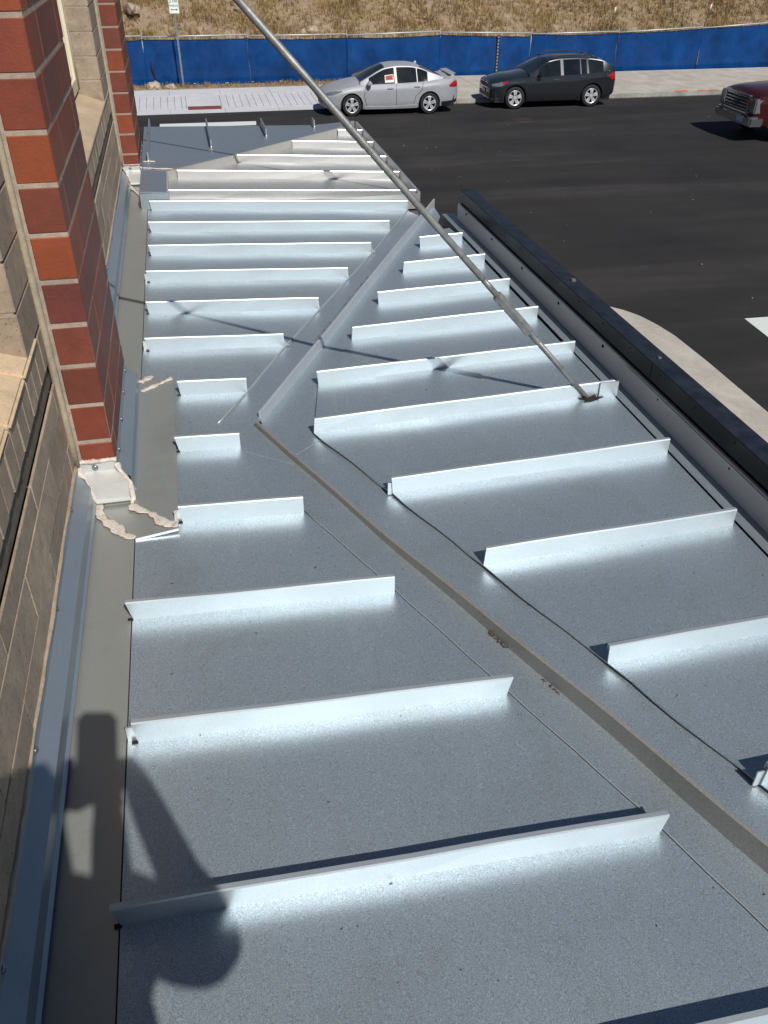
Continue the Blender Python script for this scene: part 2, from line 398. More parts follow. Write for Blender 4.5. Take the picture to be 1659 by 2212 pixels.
# end bay behind the last seam, framed by upstands
HM, BM_ = MATS['hip_metal'], MATS['bright_metal']
bay = [(-.138, 5.262), (1.375, 5.262), (1.405, 7.24), (1.22, 7.235), (-.091, 5.805), (-.138, 5.76)]
sheet('bay_floor', [P(x, y, zB(x)) for x, y in bay], MATS['bright_metal'], canopy, .004)
ubox('bay_riser', (-.267, 5.248, -1.48), (1.375, 5.262, -1.3605-.05*.6), BM_, canopy)
for y, a, b in ((5.315, -.136, 1.371), (5.80, -.080, 1.378), (6.258, .33, 1.386), (6.747, .775, 1.392), (7.205, 1.20, 1.397)):
    seam(y, a, b, zB, .047, mat=BM_, cut0=.0)
def wall_strip(name, pts, z0f, z1f, th, mat):
    """upright flashing along a polyline, th thick to the left of travel"""
    V = []; n = len(pts)
    for i, (x, y) in enumerate(pts):
        x2, y2 = pts[min(i+1, n-1)]; x1, y1 = pts[max(i-1, 0)]
        d = np.array([x2-x1, y2-y1]); d /= np.hypot(*d); nx, ny = -d[1]*th, d[0]*th
        V += [P(x, y, z0f(x)), P(x, y, z1f(x)), P(x+nx, y+ny, z1f(x)), P(x+nx, y+ny, z0f(x))]
    F = [[0, 1, 2, 3], [4*(n-1)+k for k in (3, 2, 1, 0)]]
    for i in range(n-1):
        for k in range(4):
            k2 = (k+1) % 4; F.append([4*i+k, 4*i+k2, 4*i+4+k2, 4*i+4+k])
    bm = bmesh.new(); bv = [bm.verts.new(p) for p in V]
    for f in F: bm.faces.new([bv[i] for i in f])
    return from_bm(name, bm, mat, canopy)
wall_strip('hip_upstand', [(-.138, 5.27), (-.138, 5.755), (-.091, 5.805), (.33, 6.255), (.763, 6.742), (1.187, 7.202), (1.40, 7.56)], lambda x: zB(x)-.01, lambda x: zD(x)+.002, .010, MATS['upstand_metal'])
wall_strip('bay_upstand', [(1.372, 5.27), (1.390, 6.2), (1.406, 7.55)][::-1], lambda x: zB(x)-.01, lambda x: zB(x)+.050, .016, BM_)
sheet('hip_panel', [P(-.302, 5.262, zD(-.302)), P(-.150, 5.262, zD(-.15)), P(-.150, 5.765, zD(-.15)), P(-.102, 5.817, zD(-.10)), P(.320, 6.266, zD(.32)), P(.752, 6.752, zD(.752)),
      P(1.176, 7.212, zD(1.176)), P(1.39, 7.57, zD(1.4)), P(1.02, 7.36, zD(1.02)), P(-.302, 7.18, zD(-.3))], HM, canopy, .005)
sheet('hip_lap', [P(-.290, 5.82, zD(-.29)+.003), P(-.11, 5.827, zD(-.11)+.003), P(.319, 6.272, zD(.32)+.003), P(1.17, 7.22, zD(1.17)+.003), P(1.385, 7.566, zD(1.39)+.003), P(1.25, 7.47, zD(1.25)+.003), P(.84, 7.03, zD(.84)+.003), P(.0, 6.20, zD(0)+.003), P(-.15, 6.02, zD(-.15)+.003)], HM, canopy, .003)
for x, y0, y1 in ((.163, 6.45, 7.24), (.59, 6.86, 7.29), (1.01, 7.24, 7.35), (-.262, 6.02, 7.18)):
    bm = bmesh.new(); a = P(x, y0, zD(x)+.003); b = P(x+.01, y1, zD(x)+.058)
    bm_box(bm, a, b); from_bm('hip_seam', bm, HM, canopy)
    dome('seam_end', P(x+.004, y0-.004, zD(x)+.006), .008, (0, -1, 0), MATS['bright_metal'], canopy)
ubox('bay_riser', (-.302, 5.2485, -1.48), (-.1385, 5.2615, -1.3105), HM, canopy)
# slab under all of it
def prism(name, poly, z0, z1, mat, parent):
    n = len(poly); V = [P(x, y, z1) for x, y in poly] + [P(x, y, z0) for x, y in poly]
    F = [list(range(n)), list(range(2*n-1, n-1, -1))] + [[i, i+n, (i+1) % n+n, (i+1) % n] for i in range(n)]
    bm = bmesh.new(); bv = [bm.verts.new(p) for p in V]
    for f in F: bm.faces.new([bv[i] for i in f])
    return from_bm(name, bm, mat, parent)
prism('canopy_deck', [(-.40, -1.6), (1.512, -1.6), (1.512, 4.80), (1.36, 4.99), (1.39, 7.50), (1.02, 7.34), (-.30, 7.15), (-.30, 5.9), (-.40, 5.9)], -1.80, -1.492, MATS['fascia_under'], canopy)
# ------------------------------------------------------------------ wall flashing (belongs to the canopy)
PAN, CM = MATS['pan_metal'], MATS['counter_metal']
sheet('wall_pan', [P(-.410, -1.5, -1.4025), P(-.2700, -1.5, -1.4015), P(-.2700, 5.76, -1.4015), P(-.410, 5.76, -1.4025)], PAN, canopy, .004)
sheet('pan_gap_shade', [P(-.275, -1.5, -1.4085), P(-.262, -1.5, -1.4085), P(-.262, 5.76, -1.4085), P(-.275, 5.76, -1.4085)], MATS['dark_gap'], canopy, .002)  # black strip painting the shade between pan and panels
def flash_prof(o, s):          # distance out from wall face o (survey units), s = +1/-1 outward sign
    return [(o, -1.284), (o+s*.0025, -1.284), (o+s*.0030, -1.312), (o+s*.0350, -1.338), (o+s*.0370, -1.380), (o+s*.0440, -1.3865), (o+s*.0430, -1.389),
            (o+s*.0340, -1.383), (o+s*.0320, -1.341), (o, -1.316)]
WX = -.422; PX = -.309; P1, P1E, P2, P2E = 2.200, 2.890, 5.860, 6.550
run('counter_flashing', flash_prof(WX, 1), -1.5, P1-.002, CM)
run('counter_flashing', flash_prof(WX, 1), P1E+.002, P2-.002, CM)
def run_x(name, prof, x0, x1, mat, parent=canopy):
    return sweep(name, [(y*S, z*S) for y, z in prof], (x0*S, 0, CAMZ), (x1*S, 0, CAMZ), (0, 1, 0), (0, 0, 1), mat, parent)
for y0, y1 in ((P1, P1E), (P2, P2E)):
    pf = [(y0, -1.284), (y0-.0025, -1.284), (y0-.003, -1.314), (y0-.052, -1.330), (y0-.054, -1.380), (y0-.064, -1.3855), (y0-.063, -1.388), (y0-.050, -1.384), (y0-.047, -1.336), (y0, -1.318)]
    # mitred front piece: stretch along the outward step to the right
    V = []; n = len(pf)
    for side in (0, 1):
        for (y, z) in pf:
            out = (y0-y)
            x = (WX+.006 + out*.62) if side == 0 else (PX+.001 + out*.62)
            V.append(P(x, y, z))
    F = [list(range(n))[::-1], list(range(n, 2*n))] + [[i, (i+1) % n, (i+1) % n+n, i+n] for i in range(n)]
    bm = bmesh.new(); bv = [bm.verts.new(p) for p in V]
    for f in F: bm.faces.new([bv[i] for i in f])
    from_bm('pier_flashing', bm, MATS['flash_white'], canopy)
    ubox('pier_flashing', (WX+.03, y0-.052, -1.408), (PX+.028, y0-.044, -1.386), MATS['pan_metal'], canopy)
    sp = [(x, z) for x, z in flash_prof(PX, 1)]
    run('pier_flashing', sp, y0-.004, y1+.004, CM)
    dome('screw', P((WX+PX)/2-.004, y0-.0035, -1.301), .0085, (0, -1, 0), MATS['screw_metal'], canopy)
    for k, yy in enumerate((y0+.09, y0+.28, y0+.47, y0+.64)):
        dome('screw', P(PX+.0035, yy, -1.300), .0070, (1, 0, 0), MATS['screw_metal'], canopy)
for yy in (.75, 1.17, 1.585, 1.99, 3.25, 3.55, 3.95, 4.40, 4.85, 5.30, 5.72):
    dome('screw', P(WX+.0035, yy, -1.300), .0065, (1, 0, 0), MATS['screw_metal'], canopy)

# saddle plates round the first pier
zc = -1.394
sheet('saddle_plate', [P(-.273, 2.125, -1.386), P(-.149, 1.979, -1.3935), P(-.150, 2.945, -1.3945), P(-.262, 2.960, -1.392), P(-.273, 2.86, -1.384)], PAN, canopy, .003)
sheet('saddle_plate', [P(-.388, 2.142, -1.3995), P(-.276, 2.128, -1.3985), P(-.151, 1.977, -1.3965), P(-.265, 1.957, -1.3985)], PAN, canopy, .003)
sweep('saddle_lip', [(-.004, -.003), (.004, -.003), (.004, .004), (-.004, .004)], P(-.266, 1.956, -1.3985), P(-.149, 1.976, -1.3945), (0, 1, 0), (0, 0, 1), MATS['bright_metal'], canopy)
sheet('saddle_plate', [P(-.388, P2-.058, -1.3995), P(-.276, P2-.062, -1.3985), P(-.250, 5.232, -1.3975), P(-.268, 5.30, -1.3985)], PAN, canopy, .003)

# sealant smears
m, nt, b = newmat('sealant')
v = texc(nt); n = noise(nt, v, 70, 6, .7)
nt.links.new(ramp(nt, n, [(.30, (.34, .25, .18)), (.43, (.56, .49, .42)), (.7, (.70, .66, .60))]), b.inputs['Base Color'])
b.inputs['Roughness'].default_value = .5
nt.links.new(bump(nt, noise(nt, v, 140, 4), .6, .004), b.inputs['Normal'])
def smear(pts, w, th=.004, seed=0, seg=26, mat=None):
    r = random.Random(seed); pts = [Vector(p) for p in pts]
    d = [0]
    for a, c in zip(pts, pts[1:]): d.append(d[-1]+(c-a).length)
    V = []; F = []; ph = [r.uniform(0, 6) for _ in range(6)]
    cross = ((-1.0, -.3), (-.85, .5), (-.35, 1.0), (.25, .75), (.8, .6), (1.0, -.3), (0, -1.2))
    for i in range(seg+1):
        q = d[-1]*i/seg
        k = max(j for j in range(len(d)-1) if d[j] <= q+1e-9); t = (q-d[k])/(d[k+1]-d[k])
        p = pts[k].lerp(pts[k+1], t); dr = (pts[k+1]-pts[k]).normalized()
        nn = Vector((0, 0, 1))
        if abs(dr.z) > .75: nn = Vector((.5, -.8, .1)).normalized()
        sd = dr.cross(nn).normalized(); nn = sd.cross(dr)
        ww = w*(1 + .30*math.sin(i*.33+ph[0]) + .16*math.sin(i*.9+ph[1]) + .10*r.uniform(-1, 1)) * (.55 if i in (0, seg) else 1)
        off = w*.16*math.sin(i*.30+ph[2])
        for (u, h) in cross:
            V.append(p + sd*(u*ww*(1+.07*r.uniform(-1, 1)) + off) + nn*(h*th*(1+.5*r.uniform(-1, 1))))
    c = len(cross)
    for i in range(seg):
        for k in range(c):
            k2 = (k+1) % c; F.append([i*c+k, i*c+k2, (i+1)*c+k2, (i+1)*c+k])
    F.append(list(range(c))[::-1]); F.append([seg*c+k for k in range(c)])
    bm = bmesh.new(); bv = [bm.verts.new(p) for p in V]
    for f in F: bm.faces.new([bv[i] for i in f])
    return from_bm('sealant_bead', bm, mat or MATS['sealant'], canopy, True)
def U_(pts): return [P(*p) for p in pts]
smear(U_([(-.390, 2.150, -1.395), (-.350, 2.06, -1.396), (-.300, 1.985, -1.397), (-.266, 1.962, -1.396)]), .0135, .0018, 1, 34)
smear(U_([(-.284, 2.120, -1.391), (-.235, 2.075, -1.391), (-.19, 2.015, -1.391), (-.153, 1.983, -1.391)]), .0125, .0018, 2, 34)
smear(U_([(-.417, 2.196, -1.290), (-.413, 2.190, -1.312), (-.380, 2.153, -1.337), (-.378, 2.146, -1.381), (-.388, 2.146, -1.395)]), .0070, .0018, 3)
smear(U_([(-.306, 2.195, -1.290), (-.303, 2.190, -1.312), (-.274, 2.152, -1.334), (-.273, 2.144, -1.381), (-.280, 2.12, -1.395)]), .0060, .0018, 4)
smear(U_([(-.421, 2.1975, -1.281), (-.365, 2.1975, -1.279), (-.306, 2.1975, -1.280)]), .006, .005, 5)
smear(U_([(-.266, 2.84, -1.389), (-.21, 2.89, -1.390), (-.155, 2.935, -1.391)]), .0085, .003, 6)
smear(U_([(-.272, 2.92, -1.391), (-.245, 2.955, -1.392), (-.225, 2.975, -1.397)]), .012, .003, 7)
smear(U_([(-.390, P2-.055, -1.394), (-.330, 5.60, -1.396), (-.262, 5.262, -1.396)]), .009, .003, 8)
smear(U_([(-.419, P2-.003, -1.281), (-.306, P2-.003, -1.280)]), .007, .0018, 9)
smear(U_([(-.415, P2-.006, -1.295), (-.382, P2-.052, -1.337), (-.376, P2-.056, -1.383), (-.386, P2-.056, -1.395)]), .006, .0018, 10)
smear(U_([(-.305, P2-.006, -1.292), (-.274, P2-.052, -1.337), (-.272, P2-.058, -1.383), (-.262, P2-.10, -1.392)]), .006, .0018, 11)
smear(U_([(-.292, 5.835, zD(-.29)+.005), (-.20, 5.812, zD(-.2)+.005), (-.105, 5.806, zD(-.1)+.005)]), .006, .003, 12)
smear(U_([(-.29, 6.00, zD(-.29)+.004), (-.25, 6.02, zD(-.25)+.004), (-.215, 6.01, zD(-.2)+.004)]), .010, .003, 13)
caulk = simple('caulk_olive', (.36, .30, .215), .6, 0, .2, 40, .2, 90)
# bead along the top of the wall flashing
tanbead = simple('caulk_tan', (.36, .29, .22), .65, 0, .2, 40, .3, 120)
smear(U_([(WX+.001, .3, -1.281), (WX+.001, 1.2, -1.281), (WX+.001, 2.19, -1.281)]), .0055, .004, 14, 60, tanbead)
smear(U_([(WX+.001, 2.95, -1.281), (WX+.001, 5.85, -1.281)]), .005, .004, 15, 60, tanbead)

# ------------------------------------------------------------------ building: block wall, brick piers, windows
bldg = empty('brick_building', P(-1.5, 2, -1.6))
tag(bldg, 'building corner with red brick piers and tan block wall', 'building')
def masonry(name, col, var, rough, pits=.0, scale=30, streak=False):
    m, nt, b = newmat(name)
    oi = nt.nodes.new('ShaderNodeObjectInfo')
    v = texc(nt); n1 = noise(nt, v, scale, 6, .65); n2 = noise(nt, v, scale*7, 3, .7); n3 = noise(nt, v, 6, 3)
    lo = tuple(c*(1-var) for c in col); hi = tuple(c*(1+var) for c in col)
    c1 = ramp(nt, n1, [(.3, lo), (.7, hi)])
    c2 = ramp(nt, n2, [(.30, (1-pits,)*3), (.40, (1, 1, 1)), (.70, (1, 1, 1)), (.76, (1+pits*.6,)*3)])
    c3 = mixc(nt, 1.0, c1, c2, 'MULTIPLY')
    c4 = mixc(nt, 1.0, c3, ramp(nt, n3, [(.35, (.86, .86, .88)), (.65, (1.08, 1.06, 1.04))]), 'MULTIPLY')
    hs = nt.nodes.new('ShaderNodeHueSaturation')
    mr = nt.nodes.new('ShaderNodeMapRange'); mr.inputs['To Min'].default_value = .86; mr.inputs['To Max'].default_value = 1.14
    nt.links.new(oi.outputs['Random'], mr.inputs['Value']); nt.links.new(mr.outputs[0], hs.inputs['Value'])
    nt.links.new(c4, hs.inputs['Color']); nt.links.new(hs.outputs[0], b.inputs['Base Color'])
    b.inputs['Roughness'].default_value = rough
    h = noise(nt, v, scale*5, 5, .7)
    nt.links.new(bump(nt, h, .35, .004), b.inputs['Normal'])
    return m
masonry('brick_red', (.195, .042, .021), .12, .62, .22)
masonry('brick_orange', (.235, .052, .018), .12, .62, .18)
masonry('brick_dark', (.140, .036, .026), .12, .60, .22)
masonry('brick_mid', (.17, .042, .025), .12, .62, .22)
masonry('block_tan', (.345, .272, .20), .20, .85, .85, 22)
masonry('sill_stone', (.50, .39, .265), .08, .8, .15, 14)
masonry('sill_rough', (.56, .43, .285), .15, .85, .5, 30)
masonry('mortar', (.35, .285, .228), .2, .9, .4, 40)
simple('frame_cream', (.70, .62, .46), .4, 0, .05)
m, nt, b = newmat('window_glass'); b.inputs['Base Color'].default_value = (.012, .016, .02, 1); b.inputs['Roughness'].default_value = .05
nt.links.new(ramp(nt, noise(nt, texc(nt), 3), [(.4, (.010, .013, .016)), (.6, (.016, .02, .024))]), b.inputs['Base Color'])

FR = ['brick_red', 'brick_red', 'brick_mid', 'brick_mid', 'brick_dark', 'brick_orange', 'brick_mid', 'brick_orange', 'brick_red', 'brick_red', 'brick_orange', 'brick_red', 'brick_red', 'brick_orange', 'brick_mid', 'brick_red', 'brick_dark', 'brick_orange', 'brick_red', 'brick_mid']
F2 = ['brick_red', 'brick_red', 'brick_orange', 'brick_red', 'brick_mid', 'brick_orange', 'brick_mid', 'brick_red', 'brick_red', 'brick_mid', 'brick_red', 'brick_orange', 'brick_red', 'brick_mid', 'brick_red', 'brick_orange', 'brick_dark', 'brick_red', 'brick_mid', 'brick_red']
CH = .1165; MJ = .0053                        # course height, half joint
def pier(y0, y1, seq, n):
    p = ubox('pier', (-.75, y0+.0022, -1.60), (PX-.0016, y1-.0035, -1.284+.066+CH*(n-1)), MATS['mortar'], bldg)
    p['label'] = 'mortar core of the brick pier'
    for k in range(n):
        za = -1.300 if k == 0 else -1.284+.066+CH*(k-1); zb = -1.284+.066+CH*k
        js = (.092, .408) if k % 2 == 0 else (.210, .590)
        ys = [y0] + [y0+j for j in js] + [y1]
        for q in range(3):
            a = ys[q] + (MJ*.8 if q else 0); c_ = ys[q+1] - (MJ*.8 if q < 2 else 0)
            x0 = WX+.020 if q == 0 else PX-.105
            mt = seq[k] if q == 0 else random.choice(['brick_red', 'brick_mid', 'brick_dark', 'brick_mid'])
            jx, jy = random.uniform(-.0012, .0012), random.uniform(-.0012, .0012)
            br = ubox('brick', (x0, a+(jy if q == 0 else 0), za+(MJ if k else 0)), (PX+jx, c_, zb-MJ), MATS[mt], p, .0022)
    return p
pier1 = pier(P1, P1E, FR, 18)
pier2 = pier(P2, P2E, F2, 18)
for y in (P1-.010, P2-.010):
    t = tube('corner_caulk', [P(WX+.004, y+.002*math.sin(3*z), z) for z in np.linspace(-1.284, .75, 24)], .0095, caulk, bldg, 8)

# wall body (mortar) behind the blocks
WB = WX-.006
W1A, W1B = -.9, 1.95                           # near window
W2A, W2B = 3.05, 5.40                          # far window
wall = ubox('wall', (-.80, -3.0, -1.60), (WB, 6.45, -1.020), simple('joint_shade', (.13, .105, .08), .95, 0, .4, 40), bldg)  # mortar darkened so joints and groove carry shadow in their colour
ubox('wall', (-.80, -3.0, -1.020), (WX-.010, 6.45, -.850), MATS['joint_shade'], bldg)
def block(y0, y1, z0, z1, x=WX, mat='block_tan', parent=None, nm='block', depth=.06, bev=.003):
    g = .0020
    return ubox(nm, (x-depth, y0+g, z0+g), (x+random.uniform(-.0012, .0012), y1-g, z1-g), MATS[mat], parent or wall, bev)
zj = [-1.430, -1.315, -1.200, -1.085, -1.018]
for r in range(4):
    off = (.05, .28)[r % 2]
    y = -1.4+off
    while y < 6.4:
        ya, yb = y, y+.465
        for (ra, rb) in ((-1.6, P1-.004), (P1E+.004, P2-.004)):
            a, c_ = max(ya, ra), min(yb, rb)
            if c_-a > .03: block(a, c_, zj[r], zj[r+1], bev=.0010)
        y += .465
def flank(ya, yb, zc0, n):                     # wall beside a window: stacked blocks
    o = ubox('wall', (-.80, ya, zc0), (WB, yb, zc0+CH*n), MATS['mortar'], bldg)
    for k in range(n):
        block(ya-.004, yb, zc0+CH*k, zc0+CH*(k+1), parent=o, depth=.13)
flank(W2B, P2-.002, -.850, 16)
flank(W1B, P1-.002, -.850, 16)
flank(P1E+.01, W2A, -.850, 16)
ubox('wall', (-.80, -3.0, -.97), (WB-.2, 6.45, .90), MATS['mortar'], bldg)
ubox('wall', (-.80, -3.0, .90), (WB, 6.45, 1.6), MATS['mortar'], bldg)
ubox('wall', (-.80, -3.0, -.97), (WB, W1A, 1.0), MATS['mortar'], bldg)
ubox('wall', (-6.5, -3.0, -6.0), (-.80, 6.45, 1.6), MATS['block_tan'], bldg)
ubox('wall', (-.80, -3.0, -6.0), (WB-.005, 6.45, -1.60), MATS['block_tan'], bldg)
for (ya, yb) in ((W1A, P1-.003), (W2A-.10, P2-.003)):
    # soldier course and sloping sill
    y = ya
    while y < yb-.02:
        y2 = min(y+.0815, yb)
        block(y, y2, -.960, -.856, WX-.001, 'block_tan', None, 'soldier_block', .05, .003); y = y2
    se = yb-.012 if yb > 3 else 2.085
    cutsy = [ya, se] if yb > 3 else [ya] + [se - .232*k for k in range(9, 0, -1)] + [se]
    for sa, sb in zip(cutsy, cutsy[1:]):
        V = []; jx = random.uniform(-.003, .003) if yb < 3 else 0
        for y in (sa+(.002 if yb < 3 else 0), sb-(.002 if yb < 3 else 0)):
            for x, z in ((-.60, -.783), (WX+.003+jx, -.842), (WX+.003+jx, -.856), (-.60, -.862)): V.append(P(x, y, z))
        bm = bmesh.new(); bv = [bm.verts.new(p) for p in V]
        for f in ((0, 1, 2, 3), (7, 6, 5, 4), (0, 4, 5, 1), (1, 5, 6, 2), (2, 6, 7, 3), (3, 7, 4, 0)): bm.faces.new([bv[i] for i in f])
        bmesh.ops.bevel(bm, geom=bm.edges[:], offset=.002 if yb > 3 else .005, segments=1 if yb > 3 else 2, affect='EDGES')
        from_bm('sill', bm, MATS['sill_stone'] if yb > 3 else MATS['sill_rough'], bldg)
    # window
    wy0, wy1 = (W1A, W1B) if ya < 0 else (W2A, W2B)
    zt = .85
    w = ubox('window', (-.596, wy0, -.770), (-.590, wy1, zt), MATS['window_glass'], bldg)
    cr = MATS['frame_cream']
    for (a, b_, nm) in (((-.598, wy1-.055, -.775), (-.548, wy1-.004, zt), 'frame'), ((-.598, wy0+.004, -.775), (-.548, wy0+.055, zt), 'frame'),
                        ((-.598, wy0+.055, -.778), (-.548, wy1-.055, -.715), 'frame'), ((-.598, wy0+.055, zt-.06), (-.548, wy1-.055, zt), 'frame'),
                        ((-.597, wy1-.075, -.715), (-.563, wy1-.055, zt-.06), 'sash'), ((-.597, wy0+.055, -.715), (-.563, wy1-.075, -.697), 'sash')):
        ubox(nm, a, b_, cr, w, .002)
    tube('frame_caulk', [P(-.546, wy1-.003, z) for z in np.linspace(-.77, zt, 8)], .006, caulk, w, 8)

# ------------------------------------------------------------------ tie rods
def rod(name, foot, label, reach):
    d = Vector((-1.153, 0, 1.263)); d.normalize()
    f = P(*foot); o = empty(name, f); L_ = reach*S
    g = MATS['galvanised']
    def at(q): return f + d*(q*S)
    lo_end = .375; hi = .585
    tube('rod', [at(-.03), at(lo_end)], .0082, g, o, 14)
    tube('rod', [at(hi-.03), at(hi+.05)], .0082, g, o, 14)
    tube('pipe', [at(hi+.05), at(hi+.06), at(reach)], [.0082, .0092, .0092], g, o, 16)
    tb = tube('turnbuckle', [at(lo_end-.004), at(lo_end), at(lo_end+.012), at(lo_end+.020), at(hi-.046), at(hi-.038), at(hi-.026), at(hi-.022)],
         [.009, .0150, .0160, .0150, .0150, .0160, .0150, .009], g, o, 6)
    for p in tb.data.polygons: p.use_smooth = False
    for q0 in (lo_end-.055, hi-.022):
        tube('thread', [at(q0 + .0045*i) for i in range(12)], [.0090 if i % 2 else .0080 for i in range(12)], g, o, 14)
    tag(o, label, 'tie rod', 'rods tying the canopy back to the wall')
    return o
rod1 = rod('tie_rod', (1.299, 2.489, zR(1.3)), 'galvanised tie rod with turnbuckle crossing the near roof panels', 2.40)
rod2 = rod('tie_rod', (1.330, 5.49, zB(1.33)), 'farther tie rod standing in the sunken end bay behind the first', 2.40)
# black sheet painting a ragged hole's shade, and clevis at the rod foot
hole = []
for k in range(14):
    t = 2*math.pi*k/14; r = .030*(1+.28*math.sin(3*t+1)+.18*math.sin(5*t))
    hole.append(P(1.302+r*1.35*math.cos(t), 2.474+r*.62*math.sin(t), zR(1.3)+.0095))
sheet('hole_shade', hole, MATS['dark_gap'], canopy, .001)
bm = bmesh.new(); bm_box(bm, P(1.296, 2.478, zR(1.3)-.02), P(1.328, 2.484, zR(1.3)+.014))
bmesh.ops.rotate(bm, verts=bm.verts, cent=P(1.31, 2.48, zR(1.3)), matrix=Matrix.Rotation(R(-20), 3, 'Y'))
from_bm('rod_lug', bm, simple('rust_dark', (.025, .018, .015), .8, 0, .5, 60), canopy)
# ------------------------------------------------------------------ street setting
def asphalt(name, col):
    m, nt, b = newmat(name)
    v = texc(nt); vs_ = texc(nt, (.16, 1.1, 1))
    n1 = noise(nt, v, 90, 4, .8); n2 = noise(nt, vs_, .55, 5, .62, .4); n3 = noise(nt, v, .35, 4, .6)
    c1 = ramp(nt, n1, [(.25, tuple(c*.55 for c in col)), (.55, col), (.8, tuple(c*2.2 for c in col))])
    c2 = ramp(nt, n2, [(.30, (.68, .68, .72)), (.52, (1, 1, 1)), (.74, (1.8, 1.72, 1.62))])
    c3 = mixc(nt, 1.0, c1, c2, 'MULTIPLY')
    c4 = mixc(nt, 1.0, c3, ramp(nt, n3, [(.35, (.85, .85, .87)), (.7, (1.3, 1.26, 1.2))]), 'MULTIPLY')
    nt.links.new(c4, b.inputs['Base Color']); b.inputs['Roughness'].default_value = .82
    b.inputs['Specular IOR Level'].default_value = .3
    nt.links.new(bump(nt, n1, .5, .006), b.inputs['Normal'])
    return m
asphalt('asphalt', (.0285, .0272, .0268))
def concrete(name, col, stain=.25):
    m, nt, b = newmat(name)
    v = texc(nt); n1 = noise(nt, v, 120, 3, .7); n2 = noise(nt, v, 1.3, 6, .68, .5); n3 = noise(nt, v, 9, 4, .6)
    c1 = ramp(nt, n1, [(.3, tuple(c*.86 for c in col)), (.7, tuple(min(1, c*1.1) for c in col))])
    c2 = mixc(nt, 1.0, c1, ramp(nt, n2, [(.40, (1-stain, 1-stain, 1-stain*.95)), (.62, (1, 1, 1))]), 'MULTIPLY')
    c3 = mixc(nt, 1.0, c2, ramp(nt, n3, [(.3, (.93, .93, .93)), (.6, (1, 1, 1))]), 'MULTIPLY')
    nt.links.new(c3, b.inputs['Base Color']); b.inputs['Roughness'].default_value = .85
    nt.links.new(bump(nt, n1, .25, .003), b.inputs['Normal'])
    return m
concrete('concrete_new', (.60, .60, .63), .10)
concrete('concrete_beige', (.53, .485, .42), .22)
concrete('concrete_curb', (.40, .385, .35), .35)
simple('paint_white', (.66, .69, .66), .7, 0, .08, 20)
simple('tactile_red', (.20, .05, .045), .7, 0, .15, 20)
simple('paint_orange', (.75, .20, .10), .7, 0, .2, 30)
m, nt, b = newmat('dry_earth'); v = texc(nt)
nt.links.new(ramp(nt, noise(nt, v, 2.2, 8, .7), [(.3, (.20, .14, .085)), (.5, (.33, .245, .155)), (.72, (.42, .33, .22))]), b.inputs['Base Color'])
b.inputs['Roughness'].default_value = .95; nt.links.new(bump(nt, noise(nt, v, 14, 6, .7), .8, .05), b.inputs['Normal'])

g = mk('ground', [(-900, -900, -.06), (900, -900, -.06), (900, 1500, -.06), (-900, 1500, -.06)], [(0, 1, 2, 3)], MATS['dry_earth']); tag(g, kind='structure')
r = mk('road', [(-160, -120, 0), (160, -120, 0), (160, 31.06, 0), (-160, 31.06, 0)], [(0, 1, 2, 3)], MATS['asphalt']); tag(r, kind='structure')

# near pavement: slabs with a curved kerb line
curve = [(-40, 15.2), (0, 15.2), (3.0, 14.75), (4.8, 13.95), (5.65, 13.0), (6.10, 12.42), (6.42, 12.13), (6.60, 11.92), (6.74, 11.66), (6.85, 11.25), (6.91, 10.81), (6.92, 9.85), (6.90, 9.02), (6.89, 8.31), (6.88, 6.6), (6.86, 5.0), (6.85, 2), (6.85, -30)]
near = empty('pavement', (2, 5, 0)); tag(near, kind='structure')
def kx(y):
    c = curve[::-1]; return float(np.interp(y, [p[1] for p in c], [p[0] for p in c]))
cuts = [15.15, 13.5, 12.36, 11.18, 10.22, 9.04, 7.9, 6.7, 5.5, 4.2, 2.9, 1.6, 0, -3, -10, -30]
for a, b_ in zip(cuts, cuts[1:]):
    ys = np.linspace(a-.008, b_+.008, 9)
    for lo in (3.2, -8):
        if lo == 3.2: pts = [(3.206, ys[0], .13)] + [(max(kx(y), 3.25), y, .128) for y in ys] + [(3.206, ys[-1], .13)]
        else: pts = [(-8, ys[0], .13), (3.194, ys[0], .13), (3.194, ys[-1], .13), (-8, ys[-1], .13)]
        sheet('paving_slab', pts, MATS['concrete_beige'], near, .16)

# far pavement with kerb ramp
far = empty('far_pavement', (5, 33, 0)); tag(far, kind='structure')
def slab(x0, x1, y0, y1, z0, z1, mat, nm='paving_slab'):
    return sheet(nm, [(x0, y0, z0), (x1, y0, z0), (x1, y1, z1), (x0, y1, z1)], mat, far, .11)
CN, CB = MATS['concrete_new'], MATS['concrete_beige']
x = -4.0
edges = [-4.0 + .235*i for i in range(60)]
XR0, XR1, XEND = .15, 1.33, 4.75
k = -4.0
while k < XR0-.02:
    slab(k+.007, min(k+.235, XR0)-.007, 31.72, 33.85, .045, .125, CN); k += .235
k = XR1
while k < XEND-.05:
    slab(k+.007, k+.235-.007, 31.72, 33.85, .045, .125, CN); k += .235
slab(XR0+.007, XR1-.007, 31.72, 33.85, .045, .125, CN)
slab(XR0+.04, XR1-.03, 31.50, 31.98, .0475, .0655, MATS['tactile_red'], 'tactile_pad')
for a in np.arange(-4.0, XEND-.3, 1.8):
    slab(a+.005, min(a+1.8, XEND)-.005, 31.07, 31.715, .022, .044, CN, 'gutter_slab')
    slab(a+.005, min(a+1.8, XEND)-.005, 33.856, 35.05, .13, .145, CN)
for a in np.arange(XEND, 60, 1.55):
    slab(a+.006, a+1.55-.006, 31.30, 36.35 if a > 9 else 35.4+.35*math.sin(a), .135, .16, CB)
    slab(a+.004, a+1.55-.004, 31.10, 31.294, .14, .137, MATS['concrete_curb'], 'kerb_stone')
